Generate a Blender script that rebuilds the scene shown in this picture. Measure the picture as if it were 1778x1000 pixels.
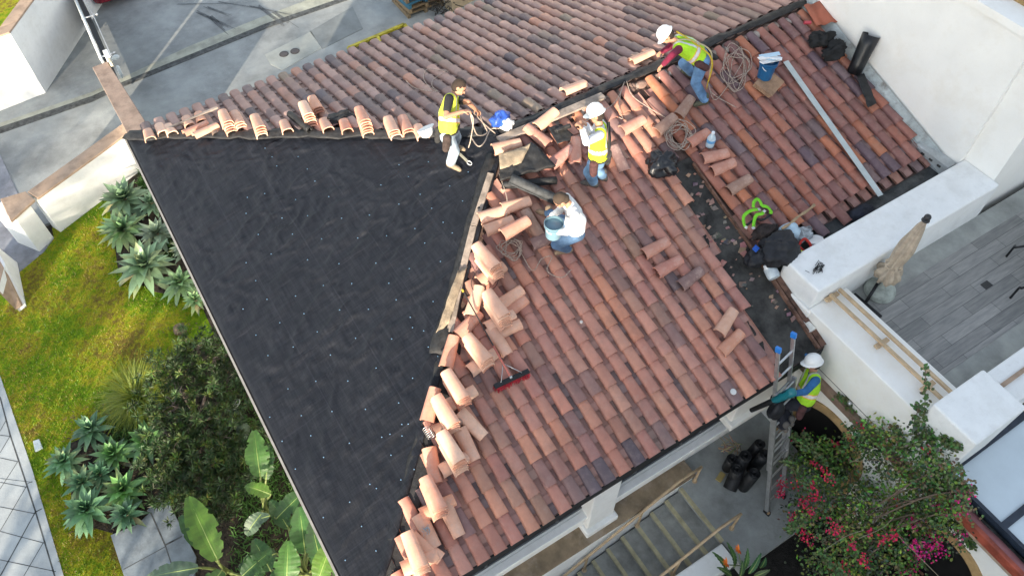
import bpy, math, random
from mathutils import Vector as V, Matrix, noise, Quaternion
R = math.radians
for o in list(bpy.data.objects): bpy.data.objects.remove(o)
S_ = bpy.context.scene; col = S_.collection
# ---------------------------------------------------------------- camera
PITCH, YAW, FPX = math.atan(1850/1371), R(-32.112), 1371.0
fw = V((0, math.cos(PITCH), -math.sin(PITCH))); rt = V((1, 0, 0)); up = rt.cross(fw)
Rc = Matrix.Rotation(YAW, 3, 'Z') @ Matrix((rt, up, -fw)).transposed()
CAM = V((0.2469, -2.88, 10.0))
cd = bpy.data.cameras.new('camera'); cam = bpy.data.objects.new('camera', cd); col.objects.link(cam)
cam.matrix_world = Matrix.Translation(CAM) @ Rc.to_4x4()
cd.sensor_width = 36; cd.lens = 36*FPX/1778; cd.clip_end = 2000; cd.clip_start = .1
S_.camera = cam
# ---------------------------------------------------------------- sky, sun, exposure
SUN_EL, SUN_AZ = R(12.5), R(46)             # the light travels towards azimuth SUN_AZ (from +x, counter-clockwise)
w = bpy.data.worlds.new('World'); S_.world = w; w.use_nodes = True
nt = w.node_tree; sky = nt.nodes.new('ShaderNodeTexSky'); sky.sky_type = 'NISHITA'; sky.sun_disc = False
sky.sun_elevation = SUN_EL
sun_from = V((-math.cos(SUN_AZ)*math.cos(SUN_EL), -math.sin(SUN_AZ)*math.cos(SUN_EL), math.sin(SUN_EL)))
sky.sun_rotation = math.atan2(sun_from.x, sun_from.y)
sky.dust_density = .6; sky.ozone_density = 1.0
hs = nt.nodes.new('ShaderNodeHueSaturation'); hs.inputs['Saturation'].default_value = .5; nt.links.new(sky.outputs[0], hs.inputs['Color']); nt.links.new(hs.outputs[0], nt.nodes['Background'].inputs[0]); nt.nodes['Background'].inputs[1].default_value = .15
ld = bpy.data.lights.new('sun', 'SUN'); ld.energy = 4.2; ld.angle = R(.6); ld.color = (1, .86, .68)
sun = bpy.data.objects.new('sun', ld); col.objects.link(sun); sun.location = (-20, -25, 30)
sun.rotation_euler = (-sun_from).to_track_quat('-Z', 'Y').to_euler()
S_.view_settings.view_transform = 'Standard'; S_.view_settings.look = 'None'
S_.view_settings.exposure = 1.66; S_.view_settings.gamma = 1
S_.render.engine = 'CYCLES'
# ---------------------------------------------------------------- pixel of the photograph -> point of the place
W = 10.08; SL = math.tan(R(16.75)); CS, SN = math.cos(R(16.75)), math.sin(R(16.75))
def ray(x, y): return Rc @ V(((x-889)/FPX, (500-y)/FPX, -1))
def at(x, y, z): q = ray(x, y); return CAM+q*((z-CAM.z)/q.z)
def atX(x, y, X): q = ray(x, y); return CAM+q*((X-CAM.x)/q.x)
def atY(x, y, Y): q = ray(x, y); return CAM+q*((Y-CAM.y)/q.y)
def onF(x, y, o=0): q = ray(x, y); return CAM+q*((SL*CAM.y+o-CAM.z)/(q.z-SL*q.y))
def onB(x, y, o=0): q = ray(x, y); return CAM+q*((SL*CAM.x+o-CAM.z)/(q.z-SL*q.x))
def onK(x, y, o=0): q = ray(x, y); return CAM+q*((SL*(W-CAM.y)+o-CAM.z)/(q.z+SL*q.y))
# ---------------------------------------------------------------- materials
MATS = {}
def mat(name, base, rough=.7, var=.12, scale=6, bump=.15, bscale=None, col2=None, attr=False, metal=0, spec=.4, alpha=1, dirt=None, streak=None, dirt2=None):
    """noise-varied principled material; attr: multiply the face colours; dirt=(colour, amount, scale)"""
    if name in MATS: return MATS[name]
    m = bpy.data.materials.new(name); m.use_nodes = True; N = m.node_tree.nodes; L = m.node_tree.links
    b = N['Principled BSDF']; b.inputs['Roughness'].default_value = rough; b.inputs['Metallic'].default_value = metal
    b.inputs['Specular IOR Level'].default_value = spec
    tc = N.new('ShaderNodeTexCoord'); src = tc.outputs['Object']
    if streak:
        mp = N.new('ShaderNodeMapping'); mp.inputs['Scale'].default_value = streak; mp.inputs['Rotation'].default_value = (0, 0, 0)
        L.new(src, mp.inputs[0]); src = mp.outputs[0]
    no = N.new('ShaderNodeTexNoise'); no.inputs['Scale'].default_value = scale; no.inputs['Detail'].default_value = 6; no.inputs['Roughness'].default_value = .65
    L.new(src, no.inputs['Vector'])
    mx = N.new('ShaderNodeMix'); mx.data_type = 'RGBA'
    c2 = col2 or tuple(min(1, c*(1+2.2*var)) for c in base); c1 = base if col2 else tuple(c*(1-2.2*var) for c in base)
    mr = N.new('ShaderNodeMapRange'); mr.inputs[1].default_value = .3; mr.inputs[2].default_value = .7
    L.new(no.outputs[0], mr.inputs[0]); L.new(mr.outputs[0], mx.inputs[0])
    mx.inputs[6].default_value = (*c1, 1); mx.inputs[7].default_value = (*c2, 1); out = mx.outputs[2]
    if attr:
        at_ = N.new('ShaderNodeAttribute'); at_.attribute_name = 'Col'
        m2 = N.new('ShaderNodeMix'); m2.data_type = 'RGBA'; m2.blend_type = 'MULTIPLY'; m2.inputs[0].default_value = 1
        L.new(at_.outputs[0], m2.inputs[6]); L.new(out, m2.inputs[7]); out = m2.outputs[2]
    for dirt in [q for q in (dirt, dirt2) if q]:
        n3 = N.new('ShaderNodeTexNoise'); n3.inputs['Scale'].default_value = dirt[2]; n3.inputs['Detail'].default_value = 8; n3.inputs['Roughness'].default_value = .7
        L.new(tc.outputs['Object'], n3.inputs['Vector'])
        r3 = N.new('ShaderNodeMapRange'); r3.inputs[1].default_value = .50; r3.inputs[2].default_value = .72; r3.inputs[4].default_value = dirt[1]
        L.new(n3.outputs[0], r3.inputs[0])
        m3 = N.new('ShaderNodeMix'); m3.data_type = 'RGBA'; L.new(r3.outputs[0], m3.inputs[0]); L.new(out, m3.inputs[6]); m3.inputs[7].default_value = (*dirt[0], 1); out = m3.outputs[2]
    L.new(out, b.inputs['Base Color'])
    if bump:
        n2 = N.new('ShaderNodeTexNoise'); n2.inputs['Scale'].default_value = bscale or scale*6; n2.inputs['Detail'].default_value = 5
        L.new(src, n2.inputs['Vector']); bp = N.new('ShaderNodeBump'); bp.inputs['Strength'].default_value = bump; bp.inputs['Distance'].default_value = .02
        L.new(n2.outputs[0], bp.inputs['Height']); L.new(bp.outputs[0], b.inputs['Normal'])
    if alpha < 1: b.inputs['Alpha'].default_value = alpha
    MATS[name] = m; return m
WHITE = (1, 1, 1)
M_tile = mat('terracotta', (.80, .76, .76), .6, col2=(1.06, 1.04, 1.02), scale=4, attr=True, bump=.15, bscale=60, dirt=((.12, .09, .08), .38, 2.6), dirt2=((.44, .34, .30), .22, 9), spec=.4)
M_loose = mat('clay_dry', (.85, .82, .8), .7, col2=(1.1, 1.08, 1.05), scale=7, attr=True, bump=.2, bscale=50, dirt=((.55, .42, .36), .5, 9))
M_felt = None
M_stucco = mat('white_stucco', (.82, .83, .82), .85, var=.02, scale=3, bump=.25, bscale=70, dirt=((.50, .48, .42), .30, 1.4), dirt2=((.62, .62, .60), .35, 9))
M_warmstucco = mat('cream_stucco', (.87, .86, .82), .85, var=.02, scale=2, bump=.25, bscale=60, dirt=((.66, .58, .44), .28, 1.1), dirt2=((.70, .67, .60), .25, 8))
M_cap = mat('tan_plaster', (.40, .29, .21), .85, var=.16, scale=4, bump=.25, dirt=((.22, .16, .12), .6, 2))
M_capolive = mat('stained_tan_plaster', (.25, .19, .125), .85, var=.18, scale=3, bump=.2, dirt=((.42, .36, .30), .8, 1.4))
M_conc = mat('concrete', (.33, .36, .37), .85, var=.12, scale=1.7, bump=.25, bscale=40, dirt=((.17, .18, .19), .55, .9))
M_conc2 = mat('court_concrete', (.29, .305, .295), .85, var=.12, scale=2, bump=.2, bscale=40, dirt=((.13, .125, .11), .6, 1.3))
M_black = mat('black_rubber', (.012, .013, .015), .55, var=.3, scale=8, bump=.2)
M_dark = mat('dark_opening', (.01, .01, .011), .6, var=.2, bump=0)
M_steel = mat('aluminium', (.55, .56, .57), .38, var=.08, scale=12, metal=.85, bump=.05)
M_attr = mat('painted', (.9, .9, .9), .6, col2=(1.08, 1.08, 1.08), scale=14, attr=True, bump=.15)
M_cloth = mat('cloth', (.85, .85, .85), .9, col2=(1.1, 1.1, 1.1), scale=25, attr=True, bump=.35, bscale=45)
M_gloss = mat('glossy_painted', (.92, .92, .92), .3, col2=(1.05, 1.05, 1.05), scale=10, attr=True, bump=.03, spec=.5)
M_plastic = mat('black_plastic_bag', (.012, .013, .016), .32, var=.3, scale=5, bump=.6, bscale=14, spec=.6)
M_skin = mat('skin', (.9, .9, .9), .55, col2=(1.08, 1.03, 1.02), scale=18, attr=True, bump=.1)
M_leaf = mat('leaf', (.8, .8, .8), .5, col2=(1.25, 1.25, 1.15), scale=7, attr=True, bump=.15, spec=.45)
M_wood = mat('wood', (.36, .25, .15), .75, var=.22, scale=3, bump=.2, streak=(1, 12, 12))
M_boardgrey = mat('weathered_board', (.30, .25, .21), .85, var=.25, scale=4, bump=.3, dirt=((.12, .10, .09), .6, 5))
M_soil = mat('soil', (.035, .028, .02), .95, var=.45, scale=9, bump=.9, bscale=25)
M_rail = mat('tan_railing_paint', (.50, .37, .23), .55, var=.1, scale=7, bump=.1, dirt=((.28, .2, .13), .5, 6))
# ---------------------------------------------------------------- mesh building
class MB:
    def __init__(s): s.v, s.f, s.c, s.k = [], [], [], WHITE
    def add(s, vs, fs, c=None):
        n = len(s.v); s.v += [tuple(p) for p in vs]; s.f += [tuple(i+n for i in q) for q in fs]; s.c += [c or s.k]*len(fs); return s
    def box(s, lo, hi, c=None, M=None):
        x0, y0, z0 = lo; x1, y1, z1 = hi
        vs = [V(p) for p in ((x0,y0,z0),(x1,y0,z0),(x1,y1,z0),(x0,y1,z0),(x0,y0,z1),(x1,y0,z1),(x1,y1,z1),(x0,y1,z1))]
        if M: vs = [M @ p for p in vs]
        return s.add(vs, [(3,2,1,0),(4,5,6,7),(0,1,5,4),(1,2,6,5),(2,3,7,6),(3,0,4,7)], c)
    def prism(s, poly, z0, z1, c=None, M=None):
        n = len(poly); a = sum(poly[i][0]*poly[(i+1)%n][1]-poly[(i+1)%n][0]*poly[i][1] for i in range(n))
        if a < 0: poly = poly[::-1]
        vs = [V((p[0], p[1], z0)) for p in poly]+[V((p[0], p[1], z1)) for p in poly]
        if M: vs = [M @ p for p in vs]
        return s.add(vs, [tuple(range(n))[::-1], tuple(range(n, 2*n))]+[(i, (i+1)%n, n+(i+1)%n, n+i) for i in range(n)], c)
    def tube(s, pts, r, n=6, c=None, cap=True):
        pts = [V(p) for p in pts]; m = len(pts); rr = r if isinstance(r, (list, tuple)) else [r]*m
        vs = []; t0 = (pts[1]-pts[0]).normalized(); a = t0.orthogonal().normalized()
        for i in range(m):
            t = (pts[min(i+1, m-1)]-pts[max(i-1, 0)]); t = t.normalized() if t.length > 1e-9 else t0
            a = (a-t*a.dot(t)); a = a.normalized() if a.length > 1e-6 else t.orthogonal().normalized(); b = t.cross(a)
            vs += [pts[i]+(a*math.cos(2*math.pi*k/n)+b*math.sin(2*math.pi*k/n))*rr[i] for k in range(n)]
        fs = [(i*n+k, i*n+(k+1)%n, (i+1)*n+(k+1)%n, (i+1)*n+k) for i in range(m-1) for k in range(n)]
        if cap: fs += [tuple(range(n))[::-1], tuple(range((m-1)*n, m*n))]
        return s.add(vs, fs, c)
    def lathe(s, prof, n=20, c=None, M=None, sx=1, sy=1):
        vs = []
        for r, z in prof: vs += [V((r*sx*math.cos(2*math.pi*k/n), r*sy*math.sin(2*math.pi*k/n), z)) for k in range(n)]
        if M: vs = [M @ p for p in vs]
        m = len(prof); fs = [(i*n+k, i*n+(k+1)%n, (i+1)*n+(k+1)%n, (i+1)*n+k) for i in range(m-1) for k in range(n)]
        if prof[0][0] > 1e-4: fs.append(tuple(range(n))[::-1])
        if prof[-1][0] > 1e-4: fs.append(tuple(range((m-1)*n, m*n)))
        return s.add(vs, fs, c)
    def ell(s, c0, r, c=None, M=None, n=14):
        m = n//2+1; c0 = V(c0); r = (r, r, r) if isinstance(r, (int, float)) else r; vs = []
        for i in range(m+1):
            t = math.pi*i/m
            for k in range(n):
                p = V((r[0]*math.sin(t)*math.cos(2*math.pi*k/n), r[1]*math.sin(t)*math.sin(2*math.pi*k/n), r[2]*math.cos(t)))
                vs.append(c0+(M @ p if M else p))
        return s.add(vs, [(i*n+k, (i+1)*n+k, (i+1)*n+(k+1)%n, i*n+(k+1)%n) for i in range(m) for k in range(n)], c)
    def capsule(s, p0, p1, r0, r1, n=12):
        p0, p1 = V(p0), V(p1); d = p1-p0; L = d.length
        if L < 1e-6: return s.ell(p0, r0)
        q = d.to_track_quat('Z', 'Y').to_matrix(); prof = []
        for i in range(5): t = math.pi/2*i/4; prof.append((r0*math.sin(t)+1e-5, -r0*math.cos(t)))
        for i in range(5): t = math.pi/2*i/4; prof.append((r1*math.cos(t)+1e-5, L+r1*math.sin(t)))
        return s.lathe(prof, n, None, Matrix.Translation(p0) @ q.to_4x4())
    def mesh(s, name, smooth=False):
        me = bpy.data.meshes.new(name); me.from_pydata(s.v, [], s.f); me.validate()
        if len(me.polygons) == len(s.c):
            ca = me.color_attributes.new('Col', 'FLOAT_COLOR', 'CORNER'); buf = []
            for p, c in zip(me.polygons, s.c): buf += [c[0], c[1], c[2], 1.0]*p.loop_total
            ca.data.foreach_set('color', buf)
        if smooth: me.polygons.foreach_set('use_smooth', [True]*len(me.polygons))
        me.update(); return me
def link(o, parent=None):
    col.objects.link(o)
    if parent: o.parent = parent
    return o
def build(mb, name, m, parent=None, smooth=False, world=True, bevel=0, auto=None):
    me = mb.mesh(name, smooth) if isinstance(mb, MB) else mb
    me.materials.append(m) if not me.materials else None
    o = link(bpy.data.objects.new(name, me), parent)
    if parent and world:
        p = parent; loc = V((0, 0, 0))
        while p: loc += p.location; p = p.parent
        o.location = -loc if parent.type == 'EMPTY' else V((0, 0, 0))
    if bevel:
        b = o.modifiers.new('bevel', 'BEVEL'); b.width = bevel; b.segments = 2; b.limit_method = 'ANGLE'
    if auto is not None:
        try: me.set_sharp_from_angle(angle=R(auto))
        except Exception: pass
    return o
def tag(o, label=None, cat=None, group=None, kind=None):
    if label: o['label'] = label
    if cat: o['category'] = cat
    if group: o['group'] = group
    if kind: o['kind'] = kind
    return o
def thing(name, label, cat, loc=(0, 0, 0), rz=0, group=None):
    o = bpy.data.objects.new(name, None); o.empty_display_size = .1; link(o); o.location = loc; o.rotation_euler = (0, 0, rz)
    return tag(o, label, cat, group)
def struct(mb, name, m, **k): return tag(build(mb, name, m, **k), kind='structure')
def frame(o, y, z):                     # 4x4 with local y along y, local z near z
    y = V(y).normalized(); x = y.cross(V(z)).normalized(); z = x.cross(y)
    M = Matrix((x, y, z)).transposed().to_4x4(); M.translation = V(o); return M
def spline(pts, n=8):
    P = [V(p) for p in pts]; P = [P[0]*2-P[1]]+P+[P[-1]*2-P[-2]]; out = []
    for i in range(1, len(P)-2):
        for k in range(n):
            t = k/n; a, b, c, d = P[i-1:i+3]
            out.append(.5*((2*b)+(c-a)*t+(2*a-5*b+4*c-d)*t*t+(3*b-a-3*c+d)*t**3))
    return out+[P[-2]]
def fbm(p, o=4): return noise.fractal(V(p), 1.0, 2.0, o)
def baked(mb, voxel=.012, smooth=2, colorf=None, name='m'):
    """union of the closed pieces as ONE continuous skin (voxel remesh), coloured by position"""
    me = mb.mesh(name); o = bpy.data.objects.new('tmp', me); col.objects.link(o)
    r = o.modifiers.new('r', 'REMESH'); r.mode = 'VOXEL'; r.voxel_size = voxel; r.use_smooth_shade = True
    s = o.modifiers.new('s', 'SMOOTH'); s.iterations = smooth; s.factor = .6
    dg = bpy.context.evaluated_depsgraph_get(); nm = bpy.data.meshes.new_from_object(o.evaluated_get(dg))
    bpy.data.objects.remove(o)
    for a in list(nm.color_attributes): nm.color_attributes.remove(a)
    ca = nm.color_attributes.new('Col', 'FLOAT_COLOR', 'CORNER'); buf = []
    for p in nm.polygons:
        c = colorf(p.center, p.normal) if colorf else WHITE
        buf += [c[0], c[1], c[2], 1.0]*p.loop_total
    ca.data.foreach_set('color', buf); nm.polygons.foreach_set('use_smooth', [True]*len(nm.polygons)); nm.materials.clear(); nm.name = name
    return nm
# ================================================================ SETTING
def vtop(base, x, y):
    """height reached above BASE by a vertical whose top shows at pixel (x, y)"""
    q = ray(x, y); b = V(base)-CAM; h = V((q.x, q.y)); t = h.dot(V((b.x, b.y)))/h.dot(h)
    t2 = (b.x*b.x+b.y*b.y)/h.dot(V((b.x, b.y))); return CAM.z+q.z*(t+t2)/2
def poly(pix, z): return [(lambda p: (p.x, p.y))(at(x, y, z)) for x, y in pix]
def sheet(name, pts, z, m, th=.1, **k): mb = MB(); mb.prism(pts, z-th, z); return struct(mb, name, m, **k)
M_ground = mat('earth', (.16, .14, .10), .95, var=.3, scale=.6, bump=.3)
g = MB(); g.box((-400, -400, -5.4), (400, 400, -5.0)); struct(g, 'ground', M_ground)
GZ = -3.1
# garden terrace fill under the lawn, and the drive
mb = MB(); mb.box((-60, -40, -5.1), (.7, 12.3, GZ-.10)); struct(mb, 'garden_terrain', M_soil)
def drive_mat():
    m = mat('drive_concrete', (.28, .30, .30), .85, var=.13, scale=1.1, bump=.25, bscale=45, dirt=((.12, .125, .13), .7, .6), dirt2=((.38, .39, .37), .35, 2.6)); return m
mb = MB(); mb.box((-60, 12.3, -5.1), (60, 90, GZ-.03)); struct(mb, 'driveway', drive_mat())
# drive details: drain groove, lighter strip and darker slabs, each a thin sheet of its own
M_groove = mat('groove_dark', (.075, .08, .08), .9, var=.3, scale=8)
M_strip = mat('yellowed_concrete', (.36, .37, .31), .85, var=.15, scale=2.2, bump=.2, dirt=((.18, .19, .19), .6, 1.5))
M_darkslab = mat('darker_concrete', (.19, .21, .215), .85, var=.1, scale=2, bump=.2)
M_paleslab = mat('paler_concrete', (.33, .35, .33), .85, var=.08, scale=2, bump=.2)
sheet('drive_gutter_strip', poly([(0,214),(160,160),(215,134),(330,80),(455,30),(560,-10),(620,-10),(460,42),(340,92),(215,145),(160,172),(0,222)], GZ-.024), GZ-.022, M_strip, .01)
sheet('drive_gutter_groove', poly([(-40,232),(0,221),(60,201),(160,167),(215,142),(340,91),(460,42),(620,-12),(640,-12),(461,50),(340,99),(216,150),(160,177),(60,211),(0,232),(-40,243)], GZ-.018), GZ-.016, M_groove, .01)
sheet('concrete_patch', poly([(538,55),(612,12),(630,50),(560,85)], GZ-.02), GZ-.02, M_darkslab, .01)
sheet('concrete_slab', poly([(460,95),(540,55),(558,84),(490,122),(470,112)], GZ-.02), GZ-.02, M_paleslab, .01)
for k, q in enumerate([[(0,268),(62,405),(120,470),(-60,560),(-60,240)]]):
    sheet('paved_path', poly(q, GZ-.022), GZ-.02, mat('path_concrete', (.235, .245, .275), .85, var=.16, scale=2.5, bump=.3, dirt=((.13, .125, .14), .6, 2)), .01)
# skid marks on the drive
mb = MB(); rnd = random.Random(3)
for (a, b, wd) in [((340,20),(410,52),5),((352,10),(405,30),4),((300,8),(420,6),2),((360,25),(400,60),7),((430,10),(520,30),3),((445,8),(500,50),5),((470,18),(520,52),5),((370,2),(470,18),2)]:
    p, q = at(*a, GZ-.015), at(*b, GZ-.015); d = (q-p).normalized(); n = V((-d.y, d.x, 0))*wd/140
    for s in range(4):
        o = n*(s-1.5)*.7; w_ = n*.26; a_, b_ = p+o+d*rnd.uniform(0, .2), q+o-d*rnd.uniform(0, .5)
        mb.add([a_-w_, b_-w_*.5, b_+w_*.5, a_+w_], [(0, 1, 2, 3)])
struct(mb, 'tyre_marks', mat('tyre_rubber_mark', (.09, .10, .11), .9, var=.3, scale=9))
# lawn
def lawn_mat():
    m = bpy.data.materials.new('lawn'); m.use_nodes = True; N = m.node_tree.nodes; L = m.node_tree.links; b = N['Principled BSDF']; b.inputs['Roughness'].default_value = .95; b.inputs['Specular IOR Level'].default_value = .1
    tc = N.new('ShaderNodeTexCoord'); rp = []
    for sc, dt in ((.75, 3), (9, 8), (45, 5)):
        n = N.new('ShaderNodeTexNoise'); n.inputs['Scale'].default_value = sc; n.inputs['Detail'].default_value = dt; n.inputs['Roughness'].default_value = .7; L.new(tc.outputs['Object'], n.inputs['Vector']); rp.append(n)
    mm = N.new('ShaderNodeMath'); mm.operation = 'MULTIPLY_ADD'; mm.inputs[1].default_value = .45; L.new(rp[1].outputs[0], mm.inputs[0])
    m3 = N.new('ShaderNodeMath'); m3.operation = 'MULTIPLY'; m3.inputs[1].default_value = .62; L.new(rp[0].outputs[0], m3.inputs[0]); L.new(m3.outputs[0], mm.inputs[2])
    cr = N.new('ShaderNodeValToRGB'); L.new(mm.outputs[0], cr.inputs[0]); e = cr.color_ramp.elements
    e[0].position = .40; e[0].color = (.08, .19, .010, 1); e[1].position = .72; e[1].color = (.17, .105, .035, 1)
    x = e.new(.50); x.color = (.19, .31, .014, 1); x = e.new(.57); x.color = (.38, .37, .025, 1); x = e.new(.63); x.color = (.24, .19, .04, 1)
    mx = N.new('ShaderNodeMix'); mx.data_type = 'RGBA'; mx.blend_type = 'MULTIPLY'; mx.inputs[0].default_value = .75; L.new(cr.outputs[0], mx.inputs[6])
    c2 = N.new('ShaderNodeValToRGB'); L.new(rp[2].outputs[0], c2.inputs[0]); c2.color_ramp.elements[0].position = .3; c2.color_ramp.elements[0].color = (.35, .35, .35, 1); c2.color_ramp.elements[1].position = .65; c2.color_ramp.elements[1].color = (1.3, 1.3, 1.3, 1)
    L.new(c2.outputs[0], mx.inputs[7]); L.new(mx.outputs[2], b.inputs['Base Color'])
    bp = N.new('ShaderNodeBump'); bp.inputs['Strength'].default_value = 1; bp.inputs['Distance'].default_value = .05; L.new(rp[2].outputs[0], bp.inputs['Height']); L.new(bp.outputs[0], b.inputs['Normal']); return m
LAWN_PX = [(232,292),(160,342),(88,402),(94,414),(76,438),(30,478),(0,500),(-80,560),(-80,440),(-40,600),(0,652),(55,812),(112,1004),(200,1200),(420,1200),(560,960),(400,600)]
lawnP = poly([(236,290),(90,396),(94,414),(76,438),(20,484),(-20,510),(-60,535),(-36,600),(0,652),(55,812),(112,1004),(190,1250),(560,1250),(560,960),(400,600)], GZ)
M_lawn = lawn_mat()
sheet('lawn', lawnP, GZ, M_lawn, .12)
sheet('planting_bed', poly([(236,292),(185,322),(205,470),(262,505),(345,520),(372,580),(300,620),(270,700),(120,770),(125,905),(195,925),(230,1010),(300,1250),(760,1250),(620,960),(400,590)], GZ+.012), GZ+.012, M_soil, .03)
# sidewalk with scored slabs
M_walk = mat('pale_concrete', (.40, .435, .445), .85, var=.06, scale=2.2, bump=.2, bscale=50, dirt=((.28, .30, .32), .45, 1.8))
wp = poly([(-140,600),(-140,1400),(260,1400),(112,1004),(55,812),(0,652),(-36,600),(-90,520)], GZ+.01)
sheet('sidewalk', wp, GZ+.012, M_walk, .1)
mb = MB()
def score(a, b, z=GZ+.012, wd=.008):
    p, q = at(*a, z+.0015), at(*b, z+.0015); d = (q-p).normalized(); n = V((-d.y, d.x, 0))*wd
    mb.add([p-n, q-n, q+n, p+n], [(0, 1, 2, 3)])
def px1(x, y): return (x/2.941, 660+y/2.941)
for a, b, wd in [((0,85),(52,280),.012),((52,280),(180,665),.012),((180,665),(280,1000),.012),((0,500),(165,520+0),.004),((180,672),(0,975+25),.01),((213,655),(180,672),.01),((0,645),(180,680),.006),((0,770),(225,830),.006),((0,915),(285,975),.006),((0,520),(135,545),.006),((0,395),(90,415),.006),((0,280),(52,285),.006),((135,540),(0,770),.006),((92,412),(0,555),.006),((52,283),(0,370),.006),((222,826),(120,1000),.006),((30,205),(0,260),.006),((165,515),(135,530),.005)]:
    score(px1(*a), px1(*b), wd=wd)
struct(mb, 'sidewalk_score_lines', M_groove)
# concrete pad in the garden
M_pad = mat('grey_pad', (.21, .245, .27), .85, var=.12, scale=3, bump=.2, dirt=((.09, .10, .11), .7, 2))
padz = GZ+.06
sheet('concrete_pad', poly([px1(565,790), px1(700,735), px1(770,670), px1(750,665), px1(845,565), px1(870,640), px1(1000,900), (330,1100), px1(660,1080)], padz), padz, M_pad, .1)
mb = MB(); score(px1(770,675), px1(845,845), padz, .012); score(px1(845,845), px1(900,1010), padz, .01); score(px1(845,848), px1(630,965), padz, .007); score(px1(845,840), px1(930,795), padz, .015); struct(mb, 'pad_score_lines', M_groove)
# sprinkler box lid in the lawn
mb = MB(); mb.prism(poly([px1(168,310), px1(200,300), px1(218,345), px1(180,365)], GZ+.02), GZ-.02, GZ+.03)
o = build(mb, 'valve_box_lid', mat('pale_plastic', (.50, .58, .60), .6, var=.05), bevel=.008); tag(o, 'small pale rectangular valve box lid set in the lawn by the sidewalk', 'valve box')
# ---------------------------------------------------------------- garden walls
def box_poly(name, pts, z0, z1, m, parent=None, **k): mb = MB(); mb.prism(pts, z0, z1); return build(mb, name, m, parent, **k)
# long low wall from house corner to square pillar
t = thing('garden_wall', 'low white stucco wall with tan cap between the lawn and the driveway', 'wall', (-1, 12.4, GZ))
zc = -2.0
A = [at(66,343,zc), at(218,233,zc)]; ax = (A[1]-A[0]).normalized(); nn = V((-ax.y, ax.x, 0))
a0, a1 = A[0]-ax*.02, A[1]+ax*.35
p = lambda q, k: (q+nn*k).to_tuple()[:2]
box_poly('wall_face', [p(a0, .03), p(a1, .03), p(a1, .30), p(a0, .30)], GZ-.1, zc-.06, M_stucco, t)
box_poly('wall_cap', [p(a0, 0), p(a1, 0), p(a1, .33), p(a0, .33)], zc-.06, zc, M_cap, t, bevel=.012)
t = thing('gate_pillar', 'square white stucco pillar with wide tan cap at the end of the garden wall', 'pillar', (-2.5, 11.7, GZ))
b = [at(68,436,GZ), at(93,412,GZ)]; ux = (b[1]-b[0]); un = ux.normalized(); vn = V((-un.y, un.x, 0))
b0, b1 = b[0], b[1]
z1 = -2.0
box_poly('pillar_shaft', [p(b0, 0) if 0 else (b0.x, b0.y), (b1.x, b1.y), ((b1+vn*.62).x, (b1+vn*.62).y), ((b0+vn*.62).x, (b0+vn*.62).y)], GZ-.1, z1-.07, M_stucco, t, bevel=.01)
box_poly('pillar_cap', poly([(18,384),(60,346),(44,332),(0,345)], z1), z1-.07, z1, M_cap, t, bevel=.015)
t = thing('gate_post', 'short white wall end with sloping tan cap standing on the lawn edge', 'wall', (-3.2, 10.1, GZ))
q0 = at(44,540,GZ); q1 = at(32,500,GZ)
P0 = at(34,536,GZ); P1 = at(46,530,GZ); P2 = at(46,500,GZ)
mb = MB(); bt = [at(34,541,GZ), at(46,532,GZ), at(30,456,GZ), at(-30,478,GZ)]; tp = [at(-3,503,-2.45), at(9,459,-2.45), at(-10,424,-2.45), at(-52,440,-2.45)]
mb.add(bt+tp, [(3, 2, 1, 0), (4, 5, 6, 7), (0, 1, 5, 4), (1, 2, 6, 5), (2, 3, 7, 6), (3, 0, 4, 7)]); build(mb, 'wall_face', M_stucco, t)
mb = MB(); k_ = V((-.02, -.03, .015)); f1 = bt[0]+(bt[1]-bt[0])*.75; f2 = tp[0]+(tp[1]-tp[0])*.9; f3 = tp[3]+(tp[2]-tp[3])*.9
mb.add([bt[0]+k_+V((0,0,.1)), f1+k_+V((0,0,.1)), f2+k_, tp[0]+k_, tp[3]+k_, f3+k_]+[q-V((.0, -.05, .06)) for q in (bt[0]+V((0,0,.1)), f1+V((0,0,.1)), f2, tp[0], tp[3], f3)], [(0,1,2,3), (3,2,5,4), (6,0,3,9), (7,8,2,1), (6,7,1,0), (8,11,5,2), (9,3,4,10)]); build(mb, 'wall_cap', M_cap, t)
# wall running back from the house corner, seen as a tan cap
t = thing('side_wall', 'low wall with broad brown cap running from the house corner to the gate rail', 'wall', (.25, 13.8, GZ))
box_poly('wall_face', [(.03, 12.25), (.42, 12.25), (.32, 15.1), (-.0, 15.1)], GZ-.1, -1.82, M_stucco, t)
box_poly('wall_cap', poly([(160,117),(186,107),(262,226),(224,238)], -1.75), -1.82, -1.75, mat('brown_plaster', (.27, .20, .16), .85, var=.16, scale=3, bump=.25, dirt=((.40, .32, .26), .6, 2.5)), t, bevel=.012)
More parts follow.
